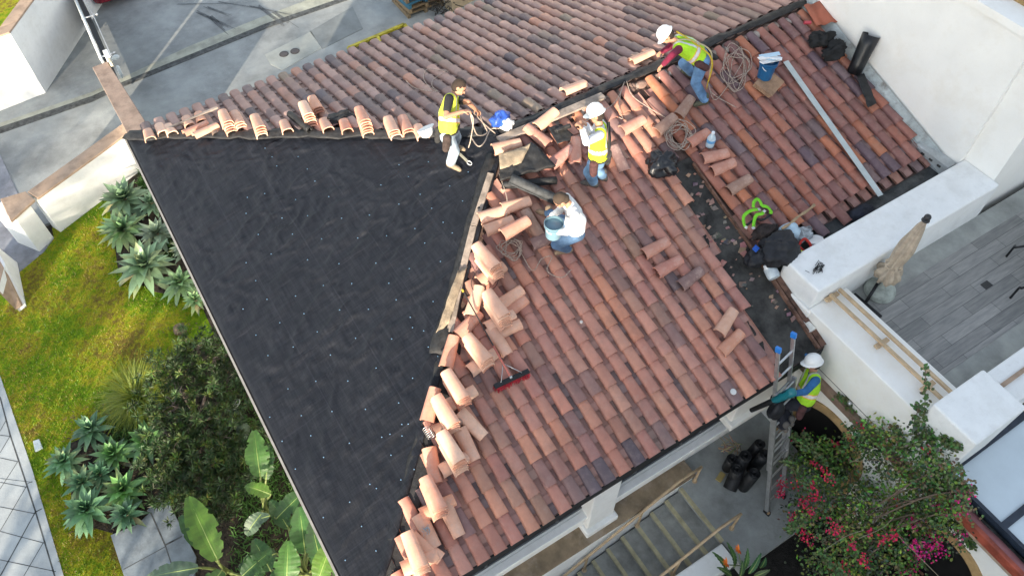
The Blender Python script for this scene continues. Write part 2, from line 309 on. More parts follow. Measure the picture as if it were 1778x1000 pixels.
# planter walls top left
t = thing('planter_wall', 'tall white angled planter wall with tan cap by the driveway', 'wall', (-1.3, 16.8, GZ))
zt = -1.33; c0 = at(78,160,GZ); cw = at(-60,215,GZ); ce = at(160,32,GZ); T0 = V((c0.x, c0.y, 0))
dW = (cw-c0).normalized(); dE = (ce-c0).normalized(); inn = (dW+dE).normalized()
def pp(v): return (v.x, v.y)
mb = MB(); mb.prism([pp(c0), pp(c0+dE*7), pp(c0+dE*7+dW*4), pp(c0+dW*4)], GZ-.1, zt-.05); build(mb, 'wall_face', M_stucco, t)
mb = MB(); k1 = c0+inn*0
mb.prism([pp(c0+dW*4), pp(c0), pp(c0+dW*.0+dE*.45+dW*.0), pp(c0+dE*.45+dW*4)], zt-.049, zt); mb.prism([pp(c0+dE*.45), pp(c0+dE*7), pp(c0+dE*7+dW*.42), pp(c0+dE*.45+dW*.42)], zt-.049, zt+.001)
build(mb, 'wall_cap', M_cap, t, bevel=.012)
mb = MB(); mb.prism([pp(c0+dE*.45+dW*.42), pp(c0+dE*7+dW*.42), pp(c0+dE*7+dW*4), pp(c0+dE*.45+dW*4)], zt-.048, zt-.02); build(mb, 'turf', M_lawn, t)
# sliding gate rail and closer
t = thing('sliding_gate', 'narrow white and black sliding gate seen from above behind the brown wall cap', 'gate', (-.05, 16.6, GZ))
gz = -1.95
g0, g1 = at(176,104,gz), at(122,-20,gz)
d = (g1-g0).normalized(); s = V((d.y, -d.x, 0))
mb = MB(); mb.tube([g0, g1], .035, 8); mb.tube([g0-V((0,0,1.0)), g1-V((0,0,1.0))], .03, 8)
for k in range(5): q = g0+d*k*.95; mb.tube([q, q-V((0,0,1.05))], .025, 6)
build(mb, 'gate_frame', mat('white_pipe', (.62, .66, .66), .4, var=.08), t, smooth=True)
mb = MB(); mb.box((0, -.05, -1.0), (4.6, .05, -.06), M=Matrix.Translation(g0+s*.09) @ Matrix.Rotation(math.atan2(d.y, d.x), 4, 'Z')); build(mb, 'gate_panel', M_black, t)
mb = MB(); mb.tube([g0+s*.24, g1+s*.24], .012, 6)
for k in (0.1, 1.9): mb.tube([g0+d*k-s*.05, g0+d*k+s*.30], .022, 6); mb.ell(g0+d*k+s*.33, .035, n=8)
build(mb, 'guide_bar', M_steel, t, smooth=True)
mb = MB(); c_ = at(186,96,-1.68); mb.box((-.055, -.16, -.1), (.055, .16, .05), M=Matrix.Translation(c_) @ Matrix.Rotation(math.atan2(d.y, d.x)-R(90), 4, 'Z'))
mb.box((-.03, -.36, -.1), (.03, -.16, .03), M=Matrix.Translation(c_) @ Matrix.Rotation(math.atan2(d.y, d.x)-R(90), 4, 'Z'), c=(.8, .68, .5)); build(mb, 'motor_box', mat('painted_pale', (.75, .78, .78), .45, var=.05, attr=True), t, bevel=.012)
t = thing('gate_motor_arm', 'white security camera on an arm beside the brown wall cap', 'camera', at(205,118,-2.3))
mb = MB(); mb.tube([at(212,134,-2.3), at(204,116,-1.95)], .04, 8); mb.ell(at(201,100,-1.9), (.09, .06, .06), n=10); mb.tube([at(201,100,-1.9), at(195,104,-1.9)], .02, 6); build(mb, 'camera_body', mat('white_pipe', (.62, .66, .66)), t, smooth=True)
# manhole covers
for px, py in ((493, 94), (512, 89)):
    c_ = at(px, py, GZ-.01); mb = MB(); mb.lathe([(.125, 0), (.12, .012)], 24, (.05, .045, .045), Matrix.Translation((c_.x, c_.y, GZ-.021))); mb.lathe([(.095, .012), (.09, .016)], 24, (.08, .07, .07), Matrix.Translation((c_.x, c_.y, GZ-.021)))
    tag(build(mb, 'access_cover', M_attr), 'small round dark cover in the driveway, '+('nearer the gate' if px == 493 else 'nearer the yellow frame'), 'cover', 'round covers in the driveway')
# ================================================================ TILE-ROOFED HOUSE
def rgb(r, g, b): f = lambda c: (c/255/12.92 if c/255 < .04045 else ((c/255+.055)/1.055)**2.4); return (f(r), f(g), f(b))
PAL_F = [(rgb(210,152,134), 5), (rgb(198,138,120), 4.5), (rgb(214,156,132), 3), (rgb(216,148,118), 1.6), (rgb(190,134,122), 4), (rgb(110,96,102), 1.7), (rgb(138,112,110), 1.4), (rgb(178,140,122), 1.6)]
PAL_K = [(rgb(190,156,144), 5), (rgb(176,142,132), 4.5), (rgb(160,130,122), 3.5), (rgb(130,112,110), 2.4), (rgb(110,98,102), 1.6), (rgb(200,148,126), 1.6), (rgb(152,136,120), 1.6)]
PAL_R = [(rgb(172,118,106), 5), (rgb(192,124,92), 3), (rgb(148,104,98), 4), (rgb(112,92,100), 3), (rgb(130,110,112), 1.6), (rgb(176,112,92), 3)]
PAL_LIT = [(rgb(236,186,160), 4), (rgb(228,172,144), 3), (rgb(240,198,172), 2), (rgb(216,156,132), 2)]  # loose tiles: paler cream tones with strong sunlight painted in
def desat(c, a): l = .3*c[0]+.5*c[1]+.2*c[2]; return tuple(q*(1-a)+l*a for q in c)
def pick(rnd, pal):
    c = desat(rnd.choices([p[0] for p in pal], [p[1] for p in pal])[0], .02); k = rnd.uniform(.75, .94); j = rnd.uniform(-.04, .04)
    return (c[0]*k*(1+j), c[1]*k, c[2]*k*(1-j))
def barrel(mb, M, L, w0, w1, h0, h1, c, seg=8, th=.014, inner=False, y0=0):
    """half-round clay tile: local x across, y along, z up"""
    def ring(w, h, y, t=0):
        out = []
        for k in range(seg+1):
            a = math.pi*k/seg; cx, sz = math.cos(a), math.sin(a)
            out.append(M @ V(((w-t)*math.copysign(abs(cx)**.72, cx), y, (h-t)*abs(sz)**.72)))
        return out
    A, Bm, B = ring(w0, h0, y0), ring((w0+w1)/2, (h0+h1)/2, y0+L/2), ring(w1, h1, y0+L); Ai = ring(w0, h0, y0, th)
    vs = A+B+Ai; n = seg+1; f = [(k, k+1, n+k+1, n+k) for k in range(seg)]+[(2*n+k, 2*n+k+1, k+1, k) for k in range(seg)]
    if inner:
        vs += ring(w1, h1, y0+L, th); f += [(3*n+k, 3*n+k+1, 2*n+k+1, 2*n+k) for k in range(seg)]+[(n+k, n+k+1, 3*n+k+1, 3*n+k) for k in range(seg)]
        f += [(0, n, 3*n, 2*n), (n-1, 3*n-1, 4*n-1, 2*n-1)][0:1]+[(2*n-1, n-1, 3*n-1, 4*n-1)]
        f[-2] = (0, n, 3*n, 2*n)
    else:
        vs += ring(w0, h0, y0+.12, th*1.2); f += [(3*n+k, 3*n+k+1, 2*n+k+1, 2*n+k) for k in range(seg)]
    mb.add(vs, f, c)
CW, EX = .247, .365
def lay_tiles(mb, org, u, v, cols, rows, ok, pal, seed, row_pal=None):
    rnd = random.Random(seed); u, v = V(u), V(v); n = u.cross(v).normalized()
    if n.z < 0: n = -n
    for i in cols:
        ju = rnd.uniform(-.012, .012); prev = None
        for j in rows:
            for kind in (0, 1):
                s = (i+(.5 if kind else 0))*CW+ju; tt = j*EX+(rnd.uniform(-.012, .012)) + (.0 if kind else (.035 if j == 0 else .19-EX))
                c = org+u*s+v*tt; mid = c+v*.2
                if not ok(mid, kind): continue
                a = rnd.uniform(-.03, .03); yv = (v+u*a*.6-n*.05+n*rnd.uniform(-.01, .01)).normalized()
                cc = pick(rnd, pal)
                if kind: cc = tuple(q*.62+r_*.38 for q, r_ in zip(cc, prev)) if prev and rnd.random() < .7 else cc; prev = cc
                if kind:
                    M = frame(c+n*(.050+rnd.uniform(0, .004)), yv, n); barrel(mb, M, .46, .096, .078, .080, .068, cc)
                else:
                    cc = tuple(q*.5+r_*.45 for q, r_ in zip(cc, (.34, .25, .23))); M = frame(c+n*.076, (v-n*.035).normalized(), n) @ Matrix.Diagonal((1, 1, -1, 1)); barrel(mb, M, .46, .088, .10, .046, .050, cc, seg=6)
house = thing('tile_roofed_house', 'white stucco house with a hipped clay tile roof half covered in black underlay', 'house', (5.8, 5.04, GZ))
# deck under everything
ap = V((5.04, 5.04, 5.04*SL))
M_deck = mat('old_roof_deck', (.10, .065, .055), .9, var=.35, scale=5, bump=.5)
mb = MB(); e = .02
def roofslab(pts, dz, th, name, m):
    mb = MB(); top = [V((x, y, z+dz)) for x, y, z in pts]; bot = [q-V((0, 0, th)) for q in top]; n = len(top)
    mb.add(top+bot, [tuple(range(n)), tuple(range(n, 2*n))[::-1]]+[(i, n+i, n+(i+1)%n, (i+1)%n) for i in range(n)]); return build(mb, name, m, house)
roofslab([(0, 0, 0), (7.58, 0, 0), (7.58, 1.38, 1.38*SL), (11.58, 1.38, 1.38*SL), (11.58, 5.04, 5.04*SL), (5.04, 5.04, 5.04*SL)], -.02, .12, 'front_deck', M_deck)
roofslab([(0, W, 0), (5.04, 5.04, 5.04*SL), (11.58, 5.04, 5.04*SL), (11.58, W, 0)], -.02, .12, 'back_deck', M_deck)
roofslab([(0, 0, 0), (5.04, 5.04, 5.04*SL), (0, W, 0)], -.02, .12, 'hip_deck', M_deck)
def stripL(y): return 6.62+.165*y
def stripR(y): return 7.38+.05*y
rz = random.Random(5)
def okF(p, k):
    if p.y < .1-.3 or p.y > 4.80 or p.x > 11.5: return False
    if p.y > p.x-.24: return False
    if p.y < 3.5:
        if stripL(p.y) < p.x < stripR(p.y)+.06: return False
    if p.x >= stripR(p.y)-.1: return False
    return True
def okR(p, k):
    if p.y < 1.55+(0 if k else .16) or p.y > 4.80 or p.x > 11.42+.0*p.y: return False
    if p.y < 3.5 and p.x < stripR(p.y)+.1: return False
    return p.x > stripR(p.y)
tf = MB(); lay_tiles(tf, V((0, -.035, -.02)), (1, 0, 0), (0, CS, SN), range(0, 48), range(0, 15), okF, PAL_F, 1)
lay_tiles(tf, V((.05, -.05, -.02)), (1, 0, 0), (-.05*CS, CS, SN), range(26, 52), range(0, 15), lambda p, k: okR(p, k), PAL_R, 2)
build(tf, 'front_tiles', M_tile, house, smooth=True, auto=45)
def okK(p, k): return p.y > 5.12 and (W-p.y) < p.x-.20 and p.x < 11.55
tk = MB(); lay_tiles(tk, V((.04, W+.06, -.02)), (1, 0, 0), (0, -CS, SN), range(0, 48), range(0, 15), okK, PAL_K, 7)
build(tk, 'back_tiles', M_tile, house, smooth=True, auto=45)
# walls
mb = MB(); mb.box((.45, .4, -5.1), (7.6, .8, -2.0)); mb.box((.45, .4, -.25), (7.6, .8, -.12)); mb.box((.45, .8, -5.1), (.75, W-.5, -.12)); mb.box((.75, W-.8, -5.1), (11.5, W-.5, -.12))
build(mb, 'wall', M_stucco, house)
mb = MB(); mb.box((.45, .45, -2.0), (7.6, .49, -.25)); build(mb, 'window_glass', mat('dark_glass', (.010, .012, .014), .35, var=.1, bump=0, spec=.12), house)
mb = MB()
for px, py in ((844,980),(969,896),(1020,860),(1105,815),(1190,750),(1225,728)): q = atY(px, py, .43); mb.box((q.x-.02, .425, -1.97), (q.x+.02, .447, -.25))
mb.box((.45, .425, -1.97), (7.6, .445, -1.93)); build(mb, 'window_frame', mat('grey_frame', (.10, .11, .12), .5), house)
mb = MB(); mb.box((.45, .27, -2.10), (7.6, .398, -2.0)); mb.box((.45, .33, -2.45), (7.6, .398, -2.10)); build(mb, 'window_sill', M_stucco, house, bevel=.012)
# pilasters
def pil(x0, x1, name='pilaster'):
    mb = MB(); mb.box((x0, .22, -2.45), (x1, .5, -.14)); mb.box((x0-.05, .14, -2.60), (x1+.05, .5, -2.45)); build(mb, name, M_stucco, house, bevel=.02)
xa = atY(1032, 870, .22).x; pil(xa-.02, xa+.50)
xb = atY(1282, 700, .2).x; zb_ = atY(1276, 744, .12).z
mb = MB(); mb.box((xb+.05, .20, zb_+.16), (7.595, .5, -.10)); mb.box((xb, .12, zb_), (7.595, .5, zb_+.16)); build(mb, 'pilaster', M_warmstucco, house, bevel=.02)
mb = MB(); mb.box((-.03, -.035, -.16), (0, W+.03, -.0)); build(mb, 'drip_edge', mat('pale_metal_edge', (.36, .34, .30), .5, var=.1), house)
mb = MB(); mb.box((0, -.02, -.24), (7.55, .0, -.05)); build(mb, 'fascia', mat('dark_fascia', (.02, .02, .022), .6), house)
# ridge and hip boards, mortar
zr = 5.04*SL
mb = MB(); rnd = random.Random(8); x = 5.3
while x < 11.5:
    L = rnd.uniform(.12, .3); c = rnd.choice([rgb(178,168,160), rgb(160,144,134), rgb(140,116,106), rgb(190,182,176), rgb(120,98,90)])
    mb.ell((x, 4.90+rnd.uniform(-.05, .04), zr-.045), (L*.5, .06+rnd.uniform(0, .05), .035+.03*rnd.random()), c, n=8); x += L*.35
build(mb, 'ridge_mortar', mat('old_mortar', (.8, .8, .8), .95, attr=True, scale=20, bump=.9, bscale=30), house, smooth=True)
def strip_on(pts, half, name, m, dz=.03, lift=0, n=6, seed=0, th=.006):
    """cloth strip draped along a polyline: pts world, half width vectors"""
    P = spline(pts, n); mb = MB(); cols = 7; g = []
    for i, p in enumerate(P):
        d = (P[min(i+1, len(P)-1)]-P[max(i-1, 0)]).normalized(); s = d.cross(V((0, 0, 1))).normalized(); r = []
        wv = half*(1+.45*fbm((i*.23, seed, 0)))
        for k in range(cols):
            t = (k/(cols-1)-.5)*2; q = p+s*t*wv; zz = roof_z(q.x, q.y)
            z = max(zz+dz, 0*q.z)+.045*fbm((q.x*5, q.y*5, seed))+lift*(1-abs(t)); r.append(V((q.x, q.y, z)))
        g.append(r)
    vs = [q for r in g for q in r]; mb.add(vs, [(i*cols+k, i*cols+k+1, (i+1)*cols+k+1, (i+1)*cols+k) for i in range(len(P)-1) for k in range(cols-1)])
    o = build(mb, name, m, house, smooth=True); s = o.modifiers.new('t', 'SOLIDIFY'); s.thickness = th; return o
def roof_z(x, y):
    return min(SL*y, SL*(W-y), SL*x)
M_feltA = mat('black_felt', (.017, .018, .020), .62, var=.35, scale=12, bump=.4, bscale=90, dirt=((.10, .085, .07), .25, 4))
M_feltLit = mat('sunlit_tan_felt', (.30, .24, .17), .8, var=.15, scale=9, bump=.3, bscale=50)  # black felt with low sunlight painted in as tan
strip_on([(5.0, 5.04, 0), (6.2, 5.03, 0), (7.2, 5.05, 0), (8.4, 5.04, 0), (10, 5.04, 0), (11.5, 5.03, 0)], .085, 'ridge_felt', M_feltA, dz=.10, seed=3)
mb = MB(); p0, p1 = onF(866, 243, .13), onF(1048, 166, .13)
mb.box((0, -.075, -.03), ((p1-p0).length, .075, .01), M=Matrix.Translation(p0) @ Matrix.Rotation(math.atan2(p1.y-p0.y, p1.x-p0.x), 4, 'Z')); build(mb, 'ridge_board', M_boardgrey, house, bevel=.006)
mb = MB()
for a, b in (((852,300),(822,392)), ((822,392),(800,480)), ((800,480),(781,577))):
    p0, p1 = onF(*a, .10), onF(*b, .10); mb.box((0, -.048, -.06), ((p1-p0).length-.01, .048, .0), M=frame(p0, (p1-p0).cross(V((0,0,1))), (0,0,1)) @ Matrix.Rotation(R(0), 4, 'Z') @ Matrix.Diagonal((-1, 1, 1, 1)) if 0 else frame(p0, p1-p0, (0, 0, 1)) @ Matrix.Rotation(R(90), 4, 'Z'))
build(mb, 'hip_board', M_boardgrey, house, bevel=.006)
# ---------------------------------------------------------------- black underlay
def felt_mat():
    m = bpy.data.materials.new('woven_black_underlay'); m.use_nodes = True; N = m.node_tree.nodes; L = m.node_tree.links; b = N['Principled BSDF']
    b.inputs['Roughness'].default_value = .55; b.inputs['Specular IOR Level'].default_value = .32
    tc = N.new('ShaderNodeTexCoord'); n1 = N.new('ShaderNodeTexNoise'); n1.inputs['Scale'].default_value = .9; n1.inputs['Detail'].default_value = 6; n1.inputs['Roughness'].default_value = .6; L.new(tc.outputs['Object'], n1.inputs[0])
    sc = []
    for rot, scx in ((0, (2, 60, 1)), (0, (60, 2, 1))):
        mp = N.new('ShaderNodeMapping'); mp.inputs['Scale'].default_value = scx; L.new(tc.outputs['Object'], mp.inputs[0])
        n = N.new('ShaderNodeTexNoise'); n.inputs['Scale'].default_value = 1; n.inputs['Detail'].default_value = 3; L.new(mp.outputs[0], n.inputs[0]); sc.append(n)
    ad = N.new('ShaderNodeMath'); ad.operation = 'ADD'; L.new(sc[0].outputs[0], ad.inputs[0]); L.new(sc[1].outputs[0], ad.inputs[1])
    mr = N.new('ShaderNodeMapRange'); mr.inputs[1].default_value = .85; mr.inputs[2].default_value = 1.3; L.new(ad.outputs[0], mr.inputs[0])
    mx = N.new('ShaderNodeMix'); mx.data_type = 'RGBA'; L.new(mr.outputs[0], mx.inputs[0]); mx.inputs[6].default_value = (.0050, .0064, .0100, 1); mx.inputs[7].default_value = (.0135, .0158, .0225, 1)
    m2 = N.new('ShaderNodeMix'); m2.data_type = 'RGBA'; m2.blend_type = 'MULTIPLY'; m2.inputs[0].default_value = .5; L.new(mx.outputs[2], m2.inputs[6])
    cr = N.new('ShaderNodeValToRGB'); cr.color_ramp.elements[0].position = .35; cr.color_ramp.elements[0].color = (.7, .75, .85, 1); cr.color_ramp.elements[1].position = .68; cr.color_ramp.elements[1].color = (1.6, 1.5, 1.4, 1); L.new(n1.outputs[0], cr.inputs[0]); L.new(cr.outputs[0], m2.inputs[7])
    # dark lap and chalk lines of the rolls
    br = N.new('ShaderNodeTexBrick'); br.inputs['Scale'].default_value = 1; br.inputs['Brick Width'].default_value = 1.9; br.inputs['Row Height'].default_value = .86; br.inputs['Mortar Size'].default_value = .006; br.inputs['Mortar Smooth'].default_value = .3
    mp = N.new('ShaderNodeMapping'); mp.inputs['Rotation'].default_value = (0, 0, R(90)); L.new(tc.outputs['Object'], mp.inputs[0]); L.new(mp.outputs[0], br.inputs[0])
    m3 = N.new('ShaderNodeMix'); m3.data_type = 'RGBA'; L.new(br.outputs['Fac'], m3.inputs[0]); L.new(m2.outputs[2], m3.inputs[6]); m3.inputs[7].default_value = (.016, .018, .026, 1)
    L.new(m3.outputs[2], b.inputs['Base Color'])
    n4 = N.new('ShaderNodeTexNoise'); n4.inputs['Scale'].default_value = 7; n4.inputs['Detail'].default_value = 5; L.new(tc.outputs['Object'], n4.inputs[0])
    bp = N.new('ShaderNodeBump'); bp.inputs['Strength'].default_value = .5; bp.inputs['Distance'].default_value = .02; L.new(n4.outputs[0], bp.inputs['Height']); L.new(bp.outputs[0], b.inputs['Normal']); return m
M_under = felt_mat()
def wrinkle(x, y):
    a = fbm((x*.9, y*1.1, 3)); r = 1-abs(noise.noise(V((x*1.6+a*1.2, y*3.2+a, 7)))); r2 = 1-abs(noise.noise(V((x*3.4-y*2.2, y*2.6+x*1.8+a, 17))))
    r3 = 1-abs(noise.noise(V((x*5.5+y*4+a*2, y*2.2-x*2, 27))))
    return .020*a+.025*max(0, r-.78)/.22+.022*max(0, r2-.82)/.18*(.5+noise.noise(V((x*.7, y*.7, 2))))+.007*max(0, r3-.8)/.2+.005*fbm((x*9, y*9, 1))
NX, NY = 120, 230; mb = MB(); idx = {}; vs = []
for i in range(NX+1):
    x = 5.06*i/NX
    for j in range(NY+1):
        t = j/NY; y = x+(W-2*x)*t if x < 5.04 else 5.04
        lap = .10*min(1, x/.6)
        y = (x-lap)+(W-2*x+2*lap)*t
        inside = min(y-x, W-y-x)
        z = SL*x if inside >= 0 else SL*(x+inside)
        edge = min(1, max(0, x/.25)); vs.append(V((x-.02*(i == 0), y, z+.016+(wrinkle(x, y)*edge)+(.05 if inside < .06 and x > .4 else 0)*(.6+.5*noise.noise(V((x*4, y*4, 2))))+(-.07 if i == 0 else 0))))
mb.add(vs, [(i*(NY+1)+j, (i+1)*(NY+1)+j, (i+1)*(NY+1)+j+1, i*(NY+1)+j+1) for i in range(NX) for j in range(NY)])
under = build(mb, 'underlay', M_under, house, smooth=True); s = under.modifiers.new('t', 'SOLIDIFY'); s.thickness = .004
# cap nails of the underlay (children) at the places the photograph shows
def c6(x, y): return (420+x/2.941, 330+y/2.941)
def c2(x, y): return (420+x/2.941, y/2.941)
def c10(x, y): return (420+x/2.941, 660+y/2.941)
def c5(x, y): return (x/2.941, 330+y/2.941)
NAILS = [c6(*q) for q in [(28,38),(120,27),(275,52),(445,38),(22,120),(206,145),(337,137),(511,150),(652,130),(86,232),(260,230),(408,252),(592,246),(740,240),(934,271),(884,200),(970,100),(804,83),(911,25),(1127,58),(1028,166),(1075,224),(151,330),(24,375),(336,358),(497,379),(686,380),(856,406),(1015,372),(72,465),(130,561),(417,489),(562,480),(752,482),(789,565),(977,570),(7,608),(275,543),(319,635),(501,617),(647,611),(861,652),(195,680),(387,728),(581,757),(72,740),(872,705),(929,722),(766,764),(952,801),(1018,745),(1028,820),(1002,850),(136,850),(264,804),(453,843),(688,916),(379,977),(542,975),(873,963)]]
NAILS += [c10(*q) for q in [(235,42),(462,163),(304,180),(632,150),(802,120),(144,190),(207,313),(352,282),(551,325),(818,228),(851,228),(716,295),(758,280),(818,283),(897,297),(420,398),(275,455),(762,383),(812,507),(655,532),(687,551),(553,626),(612,746),(418,702),(686,871),(529,919),(881,459),(850,593)]]
NAILS += [c5(*q) for q in [(963,83),(1228,75),(1264,38),(1108,102),(1149,170),(1025,192),(1192,248),(1320,232),(1075,290),(1233,320),(1258,375),(1140,430),(1306,460),(1242,608),(1309,740)]]
NAILS = NAILS[:88]+[c2(*q) for q in [(120,762),(180,853),(155,805),(288,802),(335,865),(375,932),(803,845),(851,905),(711,950),(953,830),(1062,958),(1156,883)]]
nail = MB(); nail.lathe([(.0085, 0), (.0085, .003), (.0, .005)], 8); nm = nail.mesh('cap_nail', True); M_nail = mat('blue_white_plastic', (.16, .30, .46), .4, var=.05, bump=0); nm.materials.append(M_nail)
for k, (px, py) in enumerate(NAILS[:100]):
    p = onB(px, py, .02); o = link(bpy.data.objects.new('cap_nail', nm), under); o.location = (p.x, p.y, p.z+wrinkle(p.x, p.y)+.004)
# faint printed marks on the underlay
mk = MB(); rnd = random.Random(4)
for px, py in [(487,397),(538,483),(592,567),(770,400),(655,402),(652,660),(582,492),(640,618)]:
    p = onB(px, py, .03)
    for r_ in range(3):
        for k in range(9):
            if rnd.random() < .25: continue
            x = p.x+.028*k-.12+r_*.0; y = p.y+.03*r_; a = V((x, y, 0)); b_ = V((x+rnd.uniform(.006, .016), y+rnd.uniform(-.008, .012), 0))
            z = SL*x+.021+wrinkle(x, y)+.004; mk.add([(a.x, a.y, z), (b_.x, a.y, z+.004), (b_.x, b_.y+.005, z+.004), (a.x, b_.y+.005, z)], [(0, 1, 2, 3)])
build(mk, 'printed_mark', mat('faint_print', (.022, .024, .03), .7), under)
# felt lying over both hips
def hip_strip(name, pts, half, m, dz, seed, kind):
    return strip_on(pts, half, name, m, dz=dz, seed=seed)
hf = lambda t, off: V((t+off, t, 0)); hk = lambda t, off: V((t+off, W-t, 0))
strip_on([hf(t, .16) for t in (.0, .5, 1.0, 1.6, 2.2, 2.6)], .15, 'hip_felt', M_feltA, dz=.045, seed=11)
strip_on([hf(t, -.10) for t in (2.5, 3.0, 3.6, 4.2, 4.8)], .10, 'hip_felt', M_feltA, dz=.07, lift=.03, seed=12)
strip_on([hk(t, .03) for t in (.0, .8, 1.6, 2.4, 3.2, 4.0, 4.8)], .13, 'hip_felt', M_feltA, dz=.075, lift=.03, seed=13)
# open strip where the tiles have been taken off
mb = MB(); ys = [.0+3.45*k/30 for k in range(31)]; vs = []
for y in ys:
    for k in range(9):
        x = stripL(y)-.05+(stripR(y)+.12-stripL(y))*k/8; vs.append(V((x, y-.01, SL*y+.012+.012*fbm((x*4, y*4, 9)))))
mb.add(vs, [(i*9+k, i*9+k+1, (i+1)*9+k+1, (i+1)*9+k) for i in range(30) for k in range(8)])
build(mb, 'old_underlay', mat('dusty_black_underlay', (.042, .041, .038), .85, var=.4, scale=3, bump=.4, dirt=((.085, .078, .07), .7, 2.2)), house, smooth=True)
mb = MB(); p0, p1 = V((stripR(0)+.05, .0, .05)), V((stripR(1.65)+.04, 1.65, 1.65*SL+.05))
mb.box((-.02, 0, -.05), (.02, (p1-p0).length, .03), M=frame(p0, p1-p0, (0, 0, 1))); mb.box((.06, 0, -.03), (.16, (p1-p0).length, -.01), M=frame(p0, p1-p0, (0, 0, 1)))
p0, p1 = V((stripR(1.65)+.04, 1.65, 1.65*SL+.05)), V((stripR(3.3)+.0, 3.3, 3.3*SL+.05)); mb.box((-.015, 0, -.05), (.015, (p1-p0).length, .03), M=frame(p0, p1-p0, (0, 0, 1)))
build(mb, 'rusty_flashing', mat('rusty_metal', (.13, .07, .05), .8, var=.35, scale=6, bump=.3, dirt=((.30, .17, .12), .5, 5)), house)
# side flashing and box gutter along tall wall / parapet
mb = MB(); vs = []
mb.box((11.40, 1.25, 0), (11.44, 1.27, .0)) if 0 else None
for a, b in ((1.3, 5.0),): 
    mb.add([V((11.36, a, SL*a+.06)), V((11.46, a, SL*a+.05)), V((11.46, b, SL*b+.05)), V((11.36, b, SL*b+.06))], [(0, 1, 2, 3)]); mb.add([V((11.46, a, SL*a+.05)), V((11.56, a, SL*a+.22)), V((11.56, b, SL*b+.22)), V((11.46, b, SL*b+.05))], [(0, 1, 2, 3)])
build(mb, 'side_flashing', mat('weathered_flashing', (.36, .40, .40), .7, var=.15, scale=5, bump=.3, dirt=((.13, .11, .09), .8, 6)), house)
mb = MB(); mb.box((7.75, 1.22, .30), (11.56, 1.52, .44)); build(mb, 'box_gutter', mat('dark_gutter_liner', (.045, .05, .052), .7, var=.3, scale=4, bump=.4, dirt=((.16, .16, .15), .6, 3)), house)
mb = MB(); mb.box((11.38, 1.23, .44), (11.58, 1.9, .66)); 
for k in range(3): mb.box((11.36, 1.35+.17*k, .56), (11.38, 1.42+.17*k, .60), (.1, .1, .1))
build(mb, 'gutter_end_box', mat('grey_galvanised', (.38, .40, .40), .55, var=.12, attr=True), house, bevel=.01)
# tile rubble in the open strip
mb = MB(); rnd = random.Random(21)
for k in range(70):
    y = rnd.betavariate(2.2, 2.0)*3.3+.15; x = rnd.uniform(stripL(y)+.02, stripR(y)) if rnd.random() < .5 else rnd.choice([rnd.gauss(stripR(y)-.08, .05), rnd.gauss(stripL(y)+.1, .06)]); r = rnd.uniform(.01, .05)*(1 if rnd.random() < .8 else 1.5)
    c = pick(rnd, PAL_F); c = tuple(q*rnd.uniform(.5, .8) for q in desat(c, .35)); a = rnd.uniform(0, 6.28); pts = [(r*math.cos(a+t+rnd.uniform(-.3, .3))*1.2, r*math.sin(a+t+rnd.uniform(-.3, .3))*.8) for t in (0, 1.5, 3.1, 4.6)]
    mb.prism(pts, 0, .012, c, Matrix.Translation((x, y, SL*y+.018+.01*rnd.random())) @ Matrix.Rotation(R(16.7)+rnd.uniform(-.3, .3), 4, 'X'))
tag(build(mb, 'tile_rubble', M_loose), 'small broken bits of clay tile scattered over the bare black strip', 'rubble', kind='stuff')
# ================================================================ WHITE TERRACE BUILDING
terr = thing('terrace_building', 'white stucco building with a roof terrace and arched openings beside the tiled roof', 'building', (9.5, -1, -2.76))
X0 = 7.6
# west facade with arches
def arch_wall(y0, y1, z0, z1, arches, xf, th):
    mb = MB(); n = 120; cut = lambda y: max([z0]+[zs+math.sqrt(max(0, r*r-(y-yc)**2))*hs for yc, r, zs, hs in arches if abs(y-yc) < r])
    ys = sorted(set([y0+(y1-y0)*k/n for k in range(n+1)]+[yc+s*(r-1e-4) for yc, r, zs, hs in arches for s in (-1, 1)]+[yc+s*r for yc, r, zs, hs in arches for s in (-1, 1)]))
    for a, b in zip(ys, ys[1:]):
        za, zb = cut(a), cut(b)
        mb.add([(xf, a, za), (xf, a, z1), (xf, b, z1), (xf, b, zb)], [(0, 1, 2, 3)]); mb.add([(xf, a, za), (xf, b, zb), (xf+th, b, zb), (xf+th, a, za)], [(0, 1, 2, 3)])
    return mb
ARCH = [(-.74, .66, -1.90, 1.0), (-3.02, .66, -1.88, 1.0)]
build(arch_wall(-9, .5, -5.0, -.56, ARCH, X0, .35), 'wall', M_warmstucco, terr)
mb = MB(); mb.box((X0, -1.66, -.56), (8.38, .5, .34)); build(mb, 'terrace_side_wall', M_warmstucco, terr, bevel=.02)
mb = MB(); mb.box((X0+.36, -9, -5.0), (X0+.44, .5, -.6)); build(mb, 'arch_shade', M_dark, terr)  # near-black sheet painted in for the shade inside the arches
